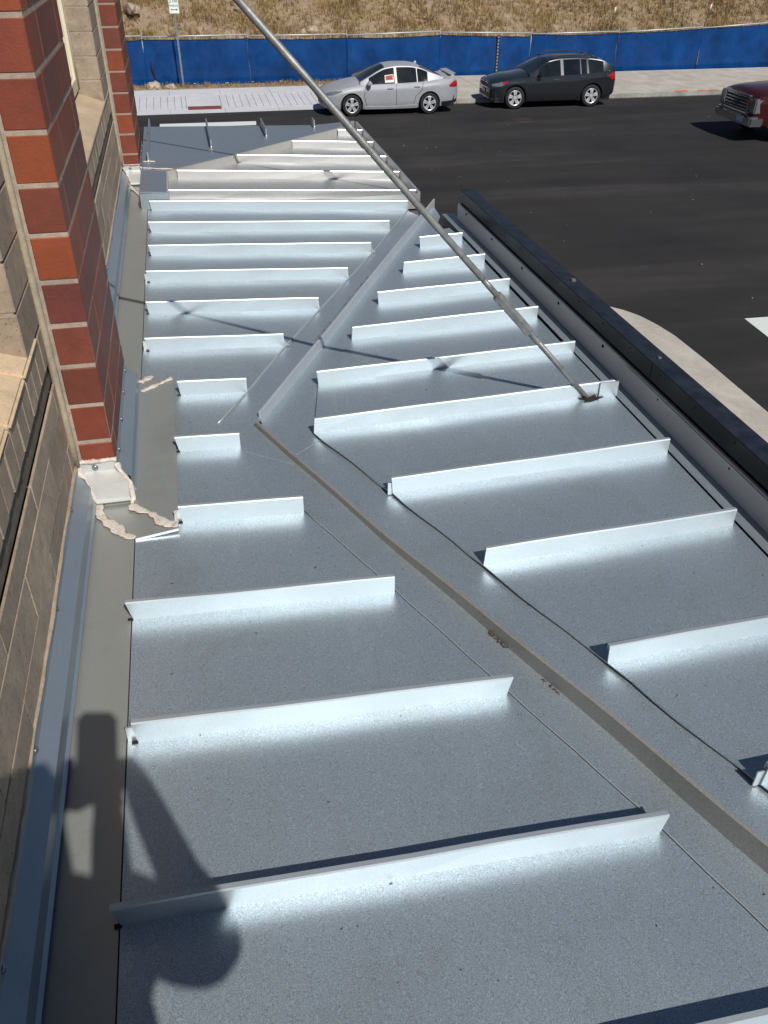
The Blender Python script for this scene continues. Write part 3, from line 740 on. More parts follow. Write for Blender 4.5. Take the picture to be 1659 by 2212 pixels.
for a in np.arange(-40, -4.2, 1.8):
    slab(a+.005, a+1.8-.005, 31.07, 35.05, .13, .145, CN)
mk('pavement_bed', [(-40, 31.075, 0.012), (60, 31.075, 0.012), (60, 36.3, .075), (-40, 36.3, .075)], [(0, 1, 2, 3)], MATS['concrete_curb'], far)
rr_ = random.Random(5)
for (x0, n) in ((17.95, 4), (18.9, 6)):
    for k in range(n):
        cx = x0 + k*.14; pts = []
        hh = rr_.uniform(.10, .30)
        q = [(cx-.05, 31.30), (cx+.06, 31.28), (cx+.075, 31.28+hh), (cx-.03, 31.32+hh*.8)]
        sheet('paint_mark', [(p[0], p[1], .1435+.005*(p[1]-31.3)) for p in q], MATS['paint_orange'], far, .002)

def flat(name, pts, mat, z=.004): return mk(name, [(p[0], p[1], z) for p in pts], [list(range(len(pts)))], mat)
o = flat('road_marking', [(-.75, 28.82), (2.20, 28.75), (2.25, 29.37), (-.75, 29.46)], MATS['paint_white'])
tag(o, 'white stop bar painted across the far lane beyond the roof', 'road marking')
o = flat('road_marking', [(8.53, 11.47), (8.30, 8.2), (8.95, 8.15), (9.20, 11.45)], MATS['paint_white'])
tag(o, 'white crosswalk stripe painted on asphalt at the right edge', 'road marking')
bm = bmesh.new(); bmesh.ops.create_cone(bm, cap_ends=True, segments=28, radius1=.36, radius2=.35, depth=.012, matrix=Matrix.Translation((10.74, 28.0, .006)))
o = from_bm('manhole_cover', bm, simple('manhole', (.045, .035, .03), .7, .3, .3, 30)); tag(o, 'round brown manhole cover in the road beside the dark SUV', 'manhole')
bm = bmesh.new()
for _ in range(150):
    px, py = random.uniform(1, 26), random.uniform(9, 30)
    if px < 7 and py < 14: continue
    bmesh.ops.create_icosphere(bm, subdivisions=1, radius=random.uniform(.006, .016), matrix=Matrix.Translation((px, py, .006)) @ Matrix.Diagonal((1.3, 1, .5, 1)))
o = from_bm('road_grit', bm, simple('grit', (.30, .28, .25), .9, 0, .4)); tag(o, 'scattered pale grit on the asphalt', 'grit', kind='stuff')

# verge, hillside
def noisy(x, y): return .10*math.sin(.9*x+1.3*y)+.07*math.sin(2.1*x-1.7*y)+.05*math.sin(4.3*x+.6*y)
V, F = [], []; xs = np.arange(-60, 90.1, 1.0); ys = np.r_[np.arange(35.0, 60, .8), np.arange(60, 170, 6)]
def hillz(x, y):
    t = max(0, y-38.2); z = .24*t if t < 60 else 14.4+.10*(t-60)
    k = min(1, t/2.5)
    return .10 + z + noisy(x, y)*k + (.015*math.sin(5*x+3*y) if t == 0 else 0)
for y in ys:
    for x in xs: V.append((x, y, hillz(x, y) if y > 36.6 else .03 + .02*math.sin(3*x+5*y)))
n = len(xs)
for j in range(len(ys)-1):
    for i in range(n-1): F.append((j*n+i, j*n+i+1, j*n+n+i+1, j*n+n+i))
h = mk('hillside', V, F, MATS['dry_earth'], None, True); tag(h, kind='structure')
verge = mk('verge', [(-40, 35.06, .115), (9.2, 35.06, .115), (9.2, 36.9, .06), (-40, 36.9, .06)], [(0, 1, 2, 3)], MATS['dry_earth']); tag(verge, kind='structure')

m, nt, b = newmat('dry_grass'); v = texc(nt)
at_ = nt.nodes.new('ShaderNodeAttribute'); at_.attribute_name = 'tint'
c1 = ramp(nt, at_.outputs['Fac'], [(0, (.14, .09, .038)), (.35, (.25, .168, .070)), (.7, (.36, .25, .108)), (.93, (.43, .315, .155)), (1, (.15, .135, .05))])
c2 = mixc(nt, 1.0, c1, ramp(nt, noise(nt, v, .45, 4, .6), [(.3, (.68, .62, .58)), (.65, (1.1, 1.08, 1.0))]), 'MULTIPLY')
nt.links.new(c2, b.inputs['Base Color']); b.inputs['Roughness'].default_value = .8
def grass(name, n, area, hz, hrange, label, clump=1.0):
    x0, x1, y0, y1 = area
    bx = rng.uniform(x0, x1, n); by = rng.uniform(y0, y1, n)
    keep = (np.sin(bx*.8+by*1.1)+np.sin(bx*1.9-by*.7)*.7+rng.normal(0, .9, n)) > -1.1
    bx, by = bx[keep], by[keep]; n = len(bx); K = 5
    bz = np.array([hz(a, c) for a, c in zip(bx, by)])
    X = np.repeat(bx, K)+rng.normal(0, .045*clump, n*K); Y = np.repeat(by, K)+rng.normal(0, .045*clump, n*K); Z = np.repeat(bz, K)-.02
    H = np.repeat(rng.uniform(*hrange, n), K)*rng.uniform(.5, 1.2, n*K); A = rng.uniform(0, 6.283, n*K); Ld = rng.uniform(.1, .6, n*K)*H
    w = rng.uniform(.008, .020, n*K)
    dx, dy = np.cos(A), np.sin(A); px_, py_ = -dy, dx
    v0 = np.c_[X-px_*w, Y-py_*w, Z]; v1 = np.c_[X+px_*w, Y+py_*w, Z]; v2 = np.c_[X+dx*Ld, Y+dy*Ld, Z+H]
    N = n*K; co = np.empty((N, 3, 3)); co[:, 0], co[:, 1], co[:, 2] = v0, v1, v2
    me = bpy.data.meshes.new(name); me.vertices.add(N*3); me.vertices.foreach_set('co', co.reshape(-1))
    me.loops.add(N*3); me.loops.foreach_set('vertex_index', np.arange(N*3, dtype=np.int32))
    me.polygons.add(N); me.polygons.foreach_set('loop_start', np.arange(0, N*3, 3, dtype=np.int32))
    me.update(calc_edges=True)
    a = me.attributes.new('tint', 'FLOAT', 'POINT')
    tint = np.clip(np.repeat(rng.normal(.5, .22, n), K)+rng.normal(0, .12, N), 0, 1); a.data.foreach_set('value', np.repeat(tint, 3).astype(np.float32))
    o = link(name, me, MATS['dry_grass']); tag(o, label, 'grass', kind='stuff'); return o
grass('dry_grass', 52000, (-10, 46, 38.6, 53), hillz, (.10, .34), 'dry tan grass covering the hillside behind the blue fence')
grass('dry_grass', 1500, (-6, 9, 35.5, 36.45), lambda x, y: .07, (.05, .20), 'dry weeds in the strip at the foot of the blue fence')
# rocks
rockm = masonry('rock_tan', (.40, .32, .24), .2, .9, .3, 12)
def rock(loc, size, label, seed, group):
    rr2 = random.Random(seed); bm = bmesh.new(); bmesh.ops.create_icosphere(bm, subdivisions=2, radius=1)
    for vv in bm.verts:
        k = 1+.22*math.sin(3.1*vv.co.x+seed)+.18*math.sin(4.3*vv.co.y+2*seed)+rr2.uniform(-.10, .10); vv.co *= k
    bmesh.ops.transform(bm, matrix=Matrix.Translation(loc) @ Matrix.Rotation(seed, 4, 'Z') @ Matrix.Diagonal((*size, 1)), verts=bm.verts)
    o = from_bm('rock', bm, rockm); tag(o, label, 'rock', group)
rock((-3.3, 35.7, .14), (.30, .18, .16), 'tan rock in the verge nearest the second brick pier', 1, 'rocks by the fence')
rock((-.95, 35.6, .15), (.36, .2, .19), 'largest tan rock in the verge left of the sign post', 2, 'rocks by the fence')
rock((-.35, 35.75, .12), (.22, .15, .12), 'small rock in the verge just left of the sign post foot', 3, 'rocks by the fence')
rock((10.05, 35.9, .22), (.30, .2, .2), 'rock at the fence foot between the silver sedan and dark SUV', 4, 'rocks by the fence')
rock((9.3, 35.8, .17), (.2, .15, .12), 'flat rock at the fence foot behind the silver sedan', 9, 'rocks by the fence')
rock((-1.7, 44.8, hillz(-1.7, 44.8)+.2), (.52, .3, .26), 'pale boulder in the hillside grass left of the sign', 5, 'rocks on the hillside')
rock((3.2, 45.6, hillz(3.2, 45.6)+.15), (.36, .25, .24), 'brown rock high on the hillside right of the sign', 6, 'rocks on the hillside')
rock((5.6, 42.4, hillz(5.6, 42.4)+.12), (.17, .12, .13), 'small pale stone just above the fence top rail', 7, 'rocks on the hillside')
rock((6.1, 42.6, hillz(6.1, 42.6)+.12), (.26, .2, .18), 'grey brown stone beside the small pale stone above the fence', 8, 'rocks on the hillside')

# fence with blue windscreen cloth
m, nt, b = newmat('blue_mesh'); v = texc(nt)
n1 = noise(nt, v, 1.1, 5, .65, .3); n2 = noise(nt, texc(nt, (40, 40, 160)), 3, 2)
cc = mixc(nt, 1.0, ramp(nt, n1, [(.3, (.0016, .034, .135)), (.55, (.0022, .050, .195)), (.75, (.005, .068, .245))]), ramp(nt, n2, [(.3, (.86, .86, .86)), (.7, (1.1, 1.1, 1.1))]), 'MULTIPLY')
nt.links.new(cc, b.inputs['Base Color']); b.inputs['Roughness'].default_value = .9; b.inputs['Specular IOR Level'].default_value = .08
tr = nt.nodes.new('ShaderNodeBsdfTransparent'); mx = nt.nodes.new('ShaderNodeMixShader'); mx.inputs[0].default_value = .03
nt.links.new(b.outputs[0], mx.inputs[1]); nt.links.new(tr.outputs[0], mx.inputs[2]); nt.links.new(mx.outputs[0], nt.nodes['Material Output'].inputs['Surface'])
simple('fence_pipe', (.55, .55, .53), .5, .4, .15)
simple('fence_hem', (.010, .016, .04), .8)
fence = empty('fence', (10, 36.5, 0)); tag(fence, 'chain link fence covered with blue windscreen mesh across the street', 'fence')
FY = 36.5
posts = [-8.6, -4.9, -1.16, 2.71, 6.51, 10.25, 14.05, 17.82, 21.57, 25.3, 29.1, 32.9, 36.7]
ztop = [1.70, 1.70, 1.72, 1.70, 1.66, 1.70, 1.58, 1.58, 1.68, 1.82, 1.9, 1.9, 1.9]
FYs = [36.5]*9 + [36.6, 36.75, 36.9, 37.05]
for x, z, yy in zip(posts, ztop, FYs):
    tube('post', [(x, yy+.05, -.05), (x, yy+.05, z+.17)], .030, MATS['galvanised'], fence, 8)
for i in range(len(posts)-1):
    a, c_ = posts[i], posts[i+1]; za, zb = ztop[i], ztop[i+1]; ya, yb = FYs[i], FYs[i+1]
    tube('top_rail', [(a+.03, ya+.04, za-.02), (c_-.03, yb+.04, zb+.02)], .026, MATS['fence_pipe'], fence, 8)
    tube('bottom_rail', [(a+.03, ya+.06, .12), (c_-.03, yb+.06, .10)], .020, MATS['fence_pipe'], fence, 8)
    V, F = [], []; nx, nz = 36, 12
    drop = .10 if i < 6 else .03
    for k in range(nz+1):
        for j in range(nx+1):
            t = j/nx; x = a+(c_-a)*t
            zt_ = za+(zb-za)*t - drop - .035*math.sin(math.pi*t)*(1+.5*math.sin(i*2.2)) - .012*abs(math.sin(t*math.pi*6))
            z = .06 + (zt_-.06)*k/nz
            wv = .034*math.sin(5.2*x+1.5*z+i)+.026*math.sin(11*x-2.3*z+2*i)+.012*math.sin(19*x+6*z)+.03*math.sin(math.pi*t)*math.sin(math.pi*k/nz)
            V.append((x, ya+(yb-ya)*t - wv, z))
    for k in range(nz):
        for j in range(nx): F.append((k*(nx+1)+j, k*(nx+1)+j+1, (k+1)*(nx+1)+j+1, (k+1)*(nx+1)+j))
    cl = mk('windscreen_mesh', V, F, MATS['blue_mesh'], fence, True)
    tube('cloth_hem', [Vector(V[nz*(nx+1)+j])+Vector((0, -.004, 0)) for j in range(nx+1)], .014, MATS['fence_hem'], fence, 6)
    tube('cloth_hem', [Vector(V[j])+Vector((0, -.004, 0)) for j in range(nx+1)], .012, MATS['fence_hem'], fence, 6)
    for j in range(0, nx+1, 6):
        p = Vector(V[nz*(nx+1)+j]); tube('tie', [p+Vector((0, -.01, -.03)), p+Vector((.01, .02, drop+.01))], .009, MATS['fence_pipe'], fence, 5)
# laced joint between two cloths, and a rip
lx = 12.62
ubox_ = box('lacing_gap', (lx-.05, 36.40, .10), (lx+.05, 36.42, 1.56), MATS['fence_hem'], fence)
for k in range(12):
    z = .16+k*.118; box('lacing', (lx-.022, 36.385, z), (lx+.026, 36.397, z+.062), simple('lace', (.32, .27, .2), .8) if k == 0 else MATS['lace'], fence)
V = [(-.95, 36.44, 1.02), (-.915, 36.44, .84), (-.87, 36.44, .62), (-.83, 36.44, .38), (-.80, 36.44, .24), (-.86, 36.44, .30), (-.90, 36.44, .52), (-.955, 36.44, .74)]
mk('mesh_rip', [(x_, 36.425, z_) for x_, _, z_ in V]+[(x_, 36.43, z_) for x_, _, z_ in V], [list(range(8))[::-1], list(range(8, 16))]+[[i, (i+1) % 8, (i+1) % 8+8, i+8] for i in range(8)], MATS['fence_hem'], fence)

# parking sign
sign = empty('parking_sign', (.13, 35.8, 0)); tag(sign, 'white parking sign with green lettering on a steel post before the blue fence', 'sign')
sweep('post', [(-.032, -.02), (.032, -.02), (.032, .02), (.014, .02), (.014, -.005), (-.014, -.005), (-.014, .02), (-.032, .02)], (.145, 35.8, 0), (.125, 35.8, 3.05), (1, 0, 0), (0, 1, 0), MATS['galvanised'], sign)
simple('sign_white', (.78, .80, .76), .4, 0, .04); simple('sign_green', (.01, .10, .05), .5, 0, .1)
box('sign_plate', (-.035, 35.768, 2.50), (.305, 35.774, 2.98), MATS['sign_white'], sign, .006)
def text(name, body, size, loc, mat, parent, rot=(R(90), 0, 0), ext=.0015, sx=1):
    cu = bpy.data.curves.new(name, 'FONT'); cu.body = body; cu.size = size; cu.align_x = 'CENTER'; cu.align_y = 'CENTER'; cu.extrude = ext
    t = bpy.data.objects.new(name, cu); COL.objects.link(t)
    me = bpy.data.meshes.new_from_object(t.evaluated_get(bpy.context.evaluated_depsgraph_get()))
    bpy.data.objects.remove(t)
    me.transform(Matrix.Translation(loc) @ Matrix.Rotation(rot[2], 4, 'Z') @ Matrix.Rotation(rot[0], 4, 'X') @ Matrix.Diagonal((sx, 1, 1, 1)))
    return link(name, me, mat, parent)
text('lettering', '2 HR', .145, (.135, 35.7655, 2.875), MATS['sign_green'], sign)
text('lettering', 'PARKING', .098, (.135, 35.7655, 2.735), MATS['sign_green'], sign, sx=.80)
ay = 35.7655
bm = bmesh.new(); bm_box(bm, (.04, ay-.001, 2.606), (.23, ay+.0015, 2.624))
for s_ in (-1, 1):
    a = [bm.verts.new((.135+s_*.125, y_, 2.615)) for y_ in (ay-.001,)] + [bm.verts.new((.135+s_*.075, ay-.001, 2.615+d_)) for d_ in (.034, -.034)]
    bm.faces.new(a)
from_bm('arrow', bm, simple('sign_black', (.02, .03, .025), .5), sign)
# survey stakes on the hillside
simple('stake_wood', (.10, .065, .04), .9); simple('stake_tip', (.80, .74, .68), .7)
for (x, y, lean, lab) in ((20.0, 41.9, .10, 'thin wooden survey stake with white tip on the hillside above the dark SUV'), (24.75, 41.9, .22, 'taller leaning survey stake with white tip on the hillside at right')):
    z = hillz(x, y); st = empty('survey_stake', (x, y, z)); tag(st, lab, 'stake', 'survey stakes in the grass')
    box('stake', (x-.02, y-.015, z-.1), (x+.02, y+.015, z+.02), MATS['stake_wood'], st)
    tube('shaft', [(x, y, z), (x+lean*.75, y, z+.80)], .022, MATS['stake_wood'], st, 6)
    tube('tip', [(x+lean*.75, y, z+.80), (x+lean, y, z+1.06)], .034, MATS['stake_tip'], st, 6)
# ------------------------------------------------------------------ vehicles
def paint(name, col, metal=.6, rough=.28, coat=.8):
    m, nt, b = newmat(name); v = texc(nt)
    nt.links.new(ramp(nt, noise(nt, v, 3, 3), [(.3, tuple(c*.94 for c in col)), (.7, tuple(c*1.05 for c in col))]), b.inputs['Base Color'])
    b.inputs['Metallic'].default_value = metal; b.inputs['Roughness'].default_value = rough
    b.inputs['Coat Weight'].default_value = coat; b.inputs['Coat Roughness'].default_value = .05
    return m
paint('paint_silver', (.43, .44, .47), .40, .55, .10)
paint('paint_grey', (.030, .034, .040), .5, .28)
paint('paint_red', (.075, .008, .009), .45, .26)
m, nt, b = newmat('car_glass'); v = texc(nt)
nt.links.new(ramp(nt, noise(nt, v, 1.5, 2), [(.4, (.006, .009, .011)), (.7, (.016, .02, .022))]), b.inputs['Base Color'])
b.inputs['Roughness'].default_value = .04; b.inputs['Specular IOR Level'].default_value = .6
simple('car_black', (.010, .010, .011), .55); simple('tyre_rubber', (.014, .014, .015), .8)
simple('rim_alloy', (.62, .63, .65), .35, .35, .05); simple('chrome', (.55, .57, .60), .14, 1.0, .03)
simple('lamp_clear', (.30, .32, .33), .10, .6, .3, 30); simple('lamp_red', (.35, .01, .012), .18, 0, .2, 30); simple('lamp_amber', (.55, .12, .03), .2)
simple('plate_white', (.45, .5, .58), .5, 0, .2, 40); simple('paper_red', (.55, .03, .03), .6); simple('paper_white', (.75, .72, .62), .6)

def interp(tab):
    xs_ = np.array([p[0] for p in tab], float); ys_ = np.array([p[1] for p in tab], float)
    d = np.diff(ys_)/np.diff(xs_); m_ = np.zeros(len(xs_)); m_[0], m_[-1] = d[0], d[-1]
    for i in range(1, len(xs_)-1): m_[i] = 0 if d[i-1]*d[i] <= 0 else 2*d[i-1]*d[i]/(d[i-1]+d[i])
    def f(x):
        x = float(min(max(x, xs_[0]), xs_[-1])); i = min(int(np.searchsorted(xs_, x, 'right'))-1, len(xs_)-2); i = max(i, 0)
        h_ = xs_[i+1]-xs_[i]; t = (x-xs_[i])/h_
        return float((2*t**3-3*t**2+1)*ys_[i]+(t**3-2*t*t+t)*h_*m_[i]+(-2*t**3+3*t*t)*ys_[i+1]+(t**3-t*t)*h_*m_[i+1])
    return f

class Car:
    def __init__(s, name, label, place, rz, spec, paint_mat, group):
        s.o = empty(name, (place[0], place[1], 0)); tag(s.o, label, spec.get('cat', 'car'), group)
        s.T = Matrix.Translation((place[0], place[1], 0)) @ Matrix.Rotation(rz, 4, 'Z') @ Matrix.Scale(spec.get('scale', 1), 4) @ Matrix.Translation((-spec['wf'], 0, 0))
        s.s = spec; s.mat = paint_mat
        for k in ('zt', 'zb', 'wb', 'zr', 'wr', 'zs'): setattr(s, k, interp(spec[k]))
        s.body(); s.cabin(); s.wheels()
    def emit(s, name, V, F, mat, parent=None, smooth=False, sharp=None):
        bm = bmesh.new(); bv = [bm.verts.new(s.T @ Vector(v)) for v in V]
        for f in F:
            try: bm.faces.new([bv[i] for i in f])
            except ValueError: pass
        bmesh.ops.remove_doubles(bm, verts=bm.verts, dist=1e-5)
        o = from_bm(name, bm, mat, parent or s.o, smooth)
        if smooth and sharp: o.data.set_sharp_from_angle(angle=R(sharp))
        return o
    def side_y(s, x, z):
        zs, zb = s.zs(x), s.zb(x); h = min(max((z-zs)/max(zb-zs, .05), 0), 1); k = s.s.get('tuck', .075)
        crease = .010*math.exp(-((h-.80)/.07)**2) - .008*math.exp(-((h-.42)/.16)**2)
        return s.wb(x)*(1-k*(1-min(1, h*1.9))**2 - .035*max(0, h-.72)/.28) + crease
    def zlow(s, x):
        z = s.zs(x); Rr = s.s['R']; Ra = Rr+s.s.get('gap', .055)
        for xc in (s.s['wf'], s.s['wr_']):
            d = abs(x-xc)
            if d < Ra: z = max(z, Rr+math.sqrt(Ra*Ra-d*d))
        return z
    def stations(s):
        L = s.s['L']; st = set(np.round(np.linspace(0, L, 64), 4)); Ra = s.s['R']+s.s.get('gap', .055)
        st |= {.02, .05, L-.02, L-.05}
        for xc in (s.s['wf'], s.s['wr_']):
            st = {x for x in st if abs(x-xc) > Ra*1.02}
            st |= set(np.round([xc-Ra*math.cos(a) for a in np.linspace(0, math.pi, 25)], 4)) | {round(xc-Ra-.004, 4), round(xc+Ra+.004, 4)}
        return sorted(x for x in st if 0 <= x <= L)
    def body(s):
        st = s.stations(); nr, nd = 12, 7; V, F = [], []
        per = nr+nd+1
        for sg in (-1, 1):
            base = len(V)
            for x in st:
                zl, zb, zt = s.zlow(x), s.zb(x), s.zt(x)
                for i in range(nr+1):
                    z = zl+(zb-zl)*i/nr; V.append((x, sg*s.side_y(x, z), z))
                yb = s.side_y(x, zb)
                for i in range(1, nd+1):
                    q = i/nd; V.append((x, sg*yb*(1-q), zb+(zt-zb)*(1-(1-q)**2.6)))
            for a in range(len(st)-1):
                for i in range(per-1): F.append([base+a*per+i, base+a*per+i+1, base+(a+1)*per+i+1, base+(a+1)*per+i])
        n1 = len(st)*per
        for a in (0, len(st)-1):
            for i in range(per-1): F.append([a*per+i, a*per+i+1, n1+a*per+i+1, n1+a*per+i])
        s.b = s.emit('body', V, F, s.mat, None, True, 32)
        # dark floor and wheel wells
        L = s.s['L']; w = s.s['wb'][len(s.s['wb'])//2][1]
        s.cbox('underbody', (s.s.get('ub', .15), -w*.86, s.s.get('ubz', .20)), (L-.15, w*.86, s.s.get('floor', .55)), MATS['car_black'])
    def cbox(s, name, lo, hi, mat, parent=None, bev=0, rot=None):
        bm = bmesh.new(); bm_box(bm, lo, hi)
        if bev: bmesh.ops.bevel(bm, geom=bm.edges[:], offset=bev, segments=2, affect='EDGES')
        if rot:
            c_ = (Vector(lo)+Vector(hi))/2; bmesh.ops.rotate(bm, verts=bm.verts, cent=c_, matrix=Matrix.Rotation(rot[0], 3, rot[1]))
        bmesh.ops.transform(bm, matrix=s.T, verts=bm.verts); return from_bm(name, bm, mat, parent or s.o)
    def cab_pt(s, x, t, sg):
        zb, zr_ = s.zb(x), s.zr(x); rr = s.s.get('rail', .07); top = max(zr_-rr*min(1, (zr_-zb)/.3), zb-.02)
        y0 = s.side_y(x, zb)*.985; y1 = s.wr(x)
        f = min(1, max(0, (top-zb)/.42))
        return (x, sg*(y0+(y1-y0)*(t*f if f < 1 else t)), zb-.015+(top-zb+.015)*t)
    def cabin(s):
        sp = s.s; xa, xr, xq, xe = sp['cab']             # windscreen base, roof front, roof rear, rear glass base
        st = sorted(set(np.round(np.linspace(xa, xe, 50), 4)) | {round(v_, 4) for w_ in sp['win'] for v_ in w_[:2]} | {xr, xq})
        ts = [0, .035, .35, .65, .95, 1.0]; ss = [.10, .35, .7, 1.0]
        per = len(ts)+len(ss); V = []
        for sg in (-1, 1):
            for x in st:
                for t in ts: V.append(s.cab_pt(x, t, sg))
                e = V[-1]; zr_ = max(s.zr(x), e[2])
                for q in ss: V.append((x, e[1]*(1-q), e[2]+(zr_-e[2])*(1-(1-q)**2.2)))
        n1 = len(st)*per; cls = {}
        def put(k, f): cls.setdefault(k, []).append(f)
        for si in (0, 1):
            base = si*n1
            for a in range(len(st)-1):
                xm = (st[a]+st[a+1])/2
                for i in range(per-1):
                    f = [base+a*per+i, base+a*per+i+1, base+(a+1)*per+i+1, base+(a+1)*per+i]; k = 'roof'
                    if 1 <= i <= 3:
                        for j, (w0, w1) in enumerate(sp['win']):
                            if w0 < xm < w1: k = 'side_window%d_%d' % (j, si)
                    if i > len(ts)-1+0:
                        if xa+.02 < xm < xr-.02: k = 'windscreen'
                        elif xq+.02 < xm < xe-.02 and sp.get('rearglass', True): k = 'rear_window'
                    put(k, f)
        f_ = [a for a in range(per)]
        for a in (0, len(st)-1):
            for i in range(per-1): put('roof', [a*per+i, a*per+i+1, n1+a*per+i+1, n1+a*per+i])
        for k, F in cls.items():
            used = sorted({i for f in F for i in f}); mp = {u: i for i, u in enumerate(used)}
            s.emit('side_window' if k.startswith('side') else k, [V[u] for u in used], [[mp[i] for i in f] for f in F], s.mat if k == 'roof' else MATS['car_glass'], None, True, 32)
    def wheels(s):
        sp = s.s; Rr = sp['R']; wy = sp['wb'][len(sp['wb'])//2][1]-.115
        for xc in (sp['wf'], sp['wr_']):
            for sg in (-1, 1):
                c_ = Vector((xc, sg*wy, Rr)); prof = [(Rr*.66, .100), (Rr*.80, .112), (Rr*.93, .108), (Rr*.985, .090), (Rr, .05), (Rr, -.05), (Rr*.985, -.09), (Rr*.9, -.108), (Rr*.66, -.10)]
                V, F = [], []; n = 40
                for k in range(n):
                    a = 2*math.pi*k/n
                    for (r_, u) in prof: V.append((c_.x+r_*math.cos(a), c_.y+sg*u, c_.z+r_*math.sin(a)))
                m_ = len(prof)
                for k in range(n):
                    k2 = (k+1) % n
                    for i in range(m_): F.append([k*m_+i, k*m_+(i+1) % m_, k2*m_+(i+1) % m_, k2*m_+i])
                w = s.emit('wheel', V, F, MATS['tyre_rubber'], None, True, 40)
                V, F = [], []
                for k in range(n):                          # rim barrel + dark back
                    a = 2*math.pi*k/n
                    for (r_, u) in ((Rr*.70, .098), (Rr*.66, .104), (Rr*.62, .096), (Rr*.60, .02), (0.001, .015)): V.append((c_.x+r_*math.cos(a), c_.y+sg*u, c_.z+r_*math.sin(a)))
                for k in range(n):
                    k2 = (k+1) % n
                    for i in range(4): F.append([k*5+i, k*5+i+1, k2*5+i+1, k2*5+i])
                r_o = s.emit('rim', V, [f for i, f in enumerate(F) if i % 4 < 2], MATS['rim_alloy'], w, True, 40)
                s.emit('brake_disc', V, [f for i, f in enumerate(F) if i % 4 >= 2], MATS['car_black'], w)
                bm = bmesh.new(); ns = sp['spokes']
                for k in range(ns):
                    for dd in sp['sp_off']:
                        a = 2*math.pi*k/ns+.3; u0, u1 = .078, .096
                        q = []
                        for (r_, wd) in ((Rr*.10, .030), (Rr*.64, .030)):
                            for wv in (-wd, wd):
                                aa = a+dd*(r_/Rr)*.9
                                q.append((c_.x+r_*math.cos(aa)-wv*math.sin(aa), c_.z+r_*math.sin(aa)+wv*math.cos(aa)))
                        vv = [bm.verts.new(s.T @ Vector((p[0], c_.y+sg*u, p[1]))) for u in (u0, u1) for p in (q[0], q[1], q[3], q[2])]
                        for f in ((3, 2, 1, 0), (4, 5, 6, 7), (0, 1, 5, 4), (1, 2, 6, 5), (2, 3, 7, 6), (3, 0, 4, 7)): bm.faces.new([vv[i] for i in f])
                q = Matrix.Rotation(R(90), 4, 'X')
                bmesh.ops.create_cone(bm, cap_ends=True, segments=14, radius1=.055, radius2=.045, depth=.03, matrix=s.T @ Matrix.Translation((c_.x, c_.y+sg*.088, c_.z)) @ q)
                from_bm('spokes', bm, MATS['rim_alloy'], r_o)
    def patch(s, name, poly, mat, off=.006, sides=(-1, 1), n=10, parent=None):
        """polygon in (x,z) laid on the body side, a little proud; rows of quads between its lower and upper edge"""
        xs_ = [p[0] for p in poly[0]]
        for sg in sides:
            V, F = [], []
            lo, hi = interp(poly[0]), interp(poly[1]); x0, x1 = poly[0][0][0], poly[0][-1][0]; m_ = 5
            for j in range(n+1):
                x = x0+(x1-x0)*j/n
                for i in range(m_+1):
                    z = lo(x)+(hi(x)-lo(x))*i/m_; V.append((x, sg*(s.side_y(x, z)+off), z))
            for j in range(n):
                for i in range(m_): F.append([j*(m_+1)+i, j*(m_+1)+i+1, (j+1)*(m_+1)+i+1, (j+1)*(m_+1)+i])
            # skirt so that it is a solid
            k = len(V); V += [(v[0], v[1]-sg*(off+.02), v[2]) for v in V]
            ring = [j*(m_+1) for j in range(n+1)] + [n*(m_+1)+i for i in range(1, m_+1)] + [j*(m_+1)+m_ for j in range(n-1, -1, -1)] + [i for i in range(m_-1, 0, -1)]
            for a, c_ in zip(ring, ring[1:]+ring[:1]): F.append([a, c_, c_+k, a+k])
            s.emit(name, V, F, mat, parent, True, 35)
    def seamline(s, pts, wdt=.007, sides=(-1, 1)):
        for sg in sides:
            V, F = [], []
            P_ = []
            for (xa, za), (xb, zb_) in zip(pts, pts[1:]):
                for t in np.linspace(0, 1, 9)[:-1]: P_.append((xa+(xb-xa)*t, za+(zb_-za)*t))
            P_.append(pts[-1])
            for i, (x, z) in enumerate(P_):
                x2, z2 = P_[min(i+1, len(P_)-1)]; x1, z1 = P_[max(i-1, 0)]; l_ = math.hypot(x2-x1, z2-z1); nx, nz = -(z2-z1)/l_*wdt, (x2-x1)/l_*wdt
                for q in (-1, 1): V.append((x+q*nx, sg*(s.side_y(x+q*nx, z+q*nz)+.002), z+q*nz))
            for i in range(len(P_)-1): F.append([2*i, 2*i+1, 2*i+3, 2*i+2])
            s.emit('door_seam', V, F, MATS['car_black'])
    def handle(s, x, z, mat):
        for sg in (-1, 1):
            y = sg*(s.side_y(x, z)+.018); s.cbox('door_handle', (x-.10, min(y-.012, y+.012), z-.016), (x+.10, max(y-.012, y+.012), z+.016), mat, None, .008)
    def mirror(s, x, z, y, mat):
        for sg in (-1, 1):
            s.cbox('mirror', (x-.07, sg*y-.10 if sg > 0 else sg*y-.10, z-.055), (x+.07, sg*y+.10, z+.085), mat, None, .035)

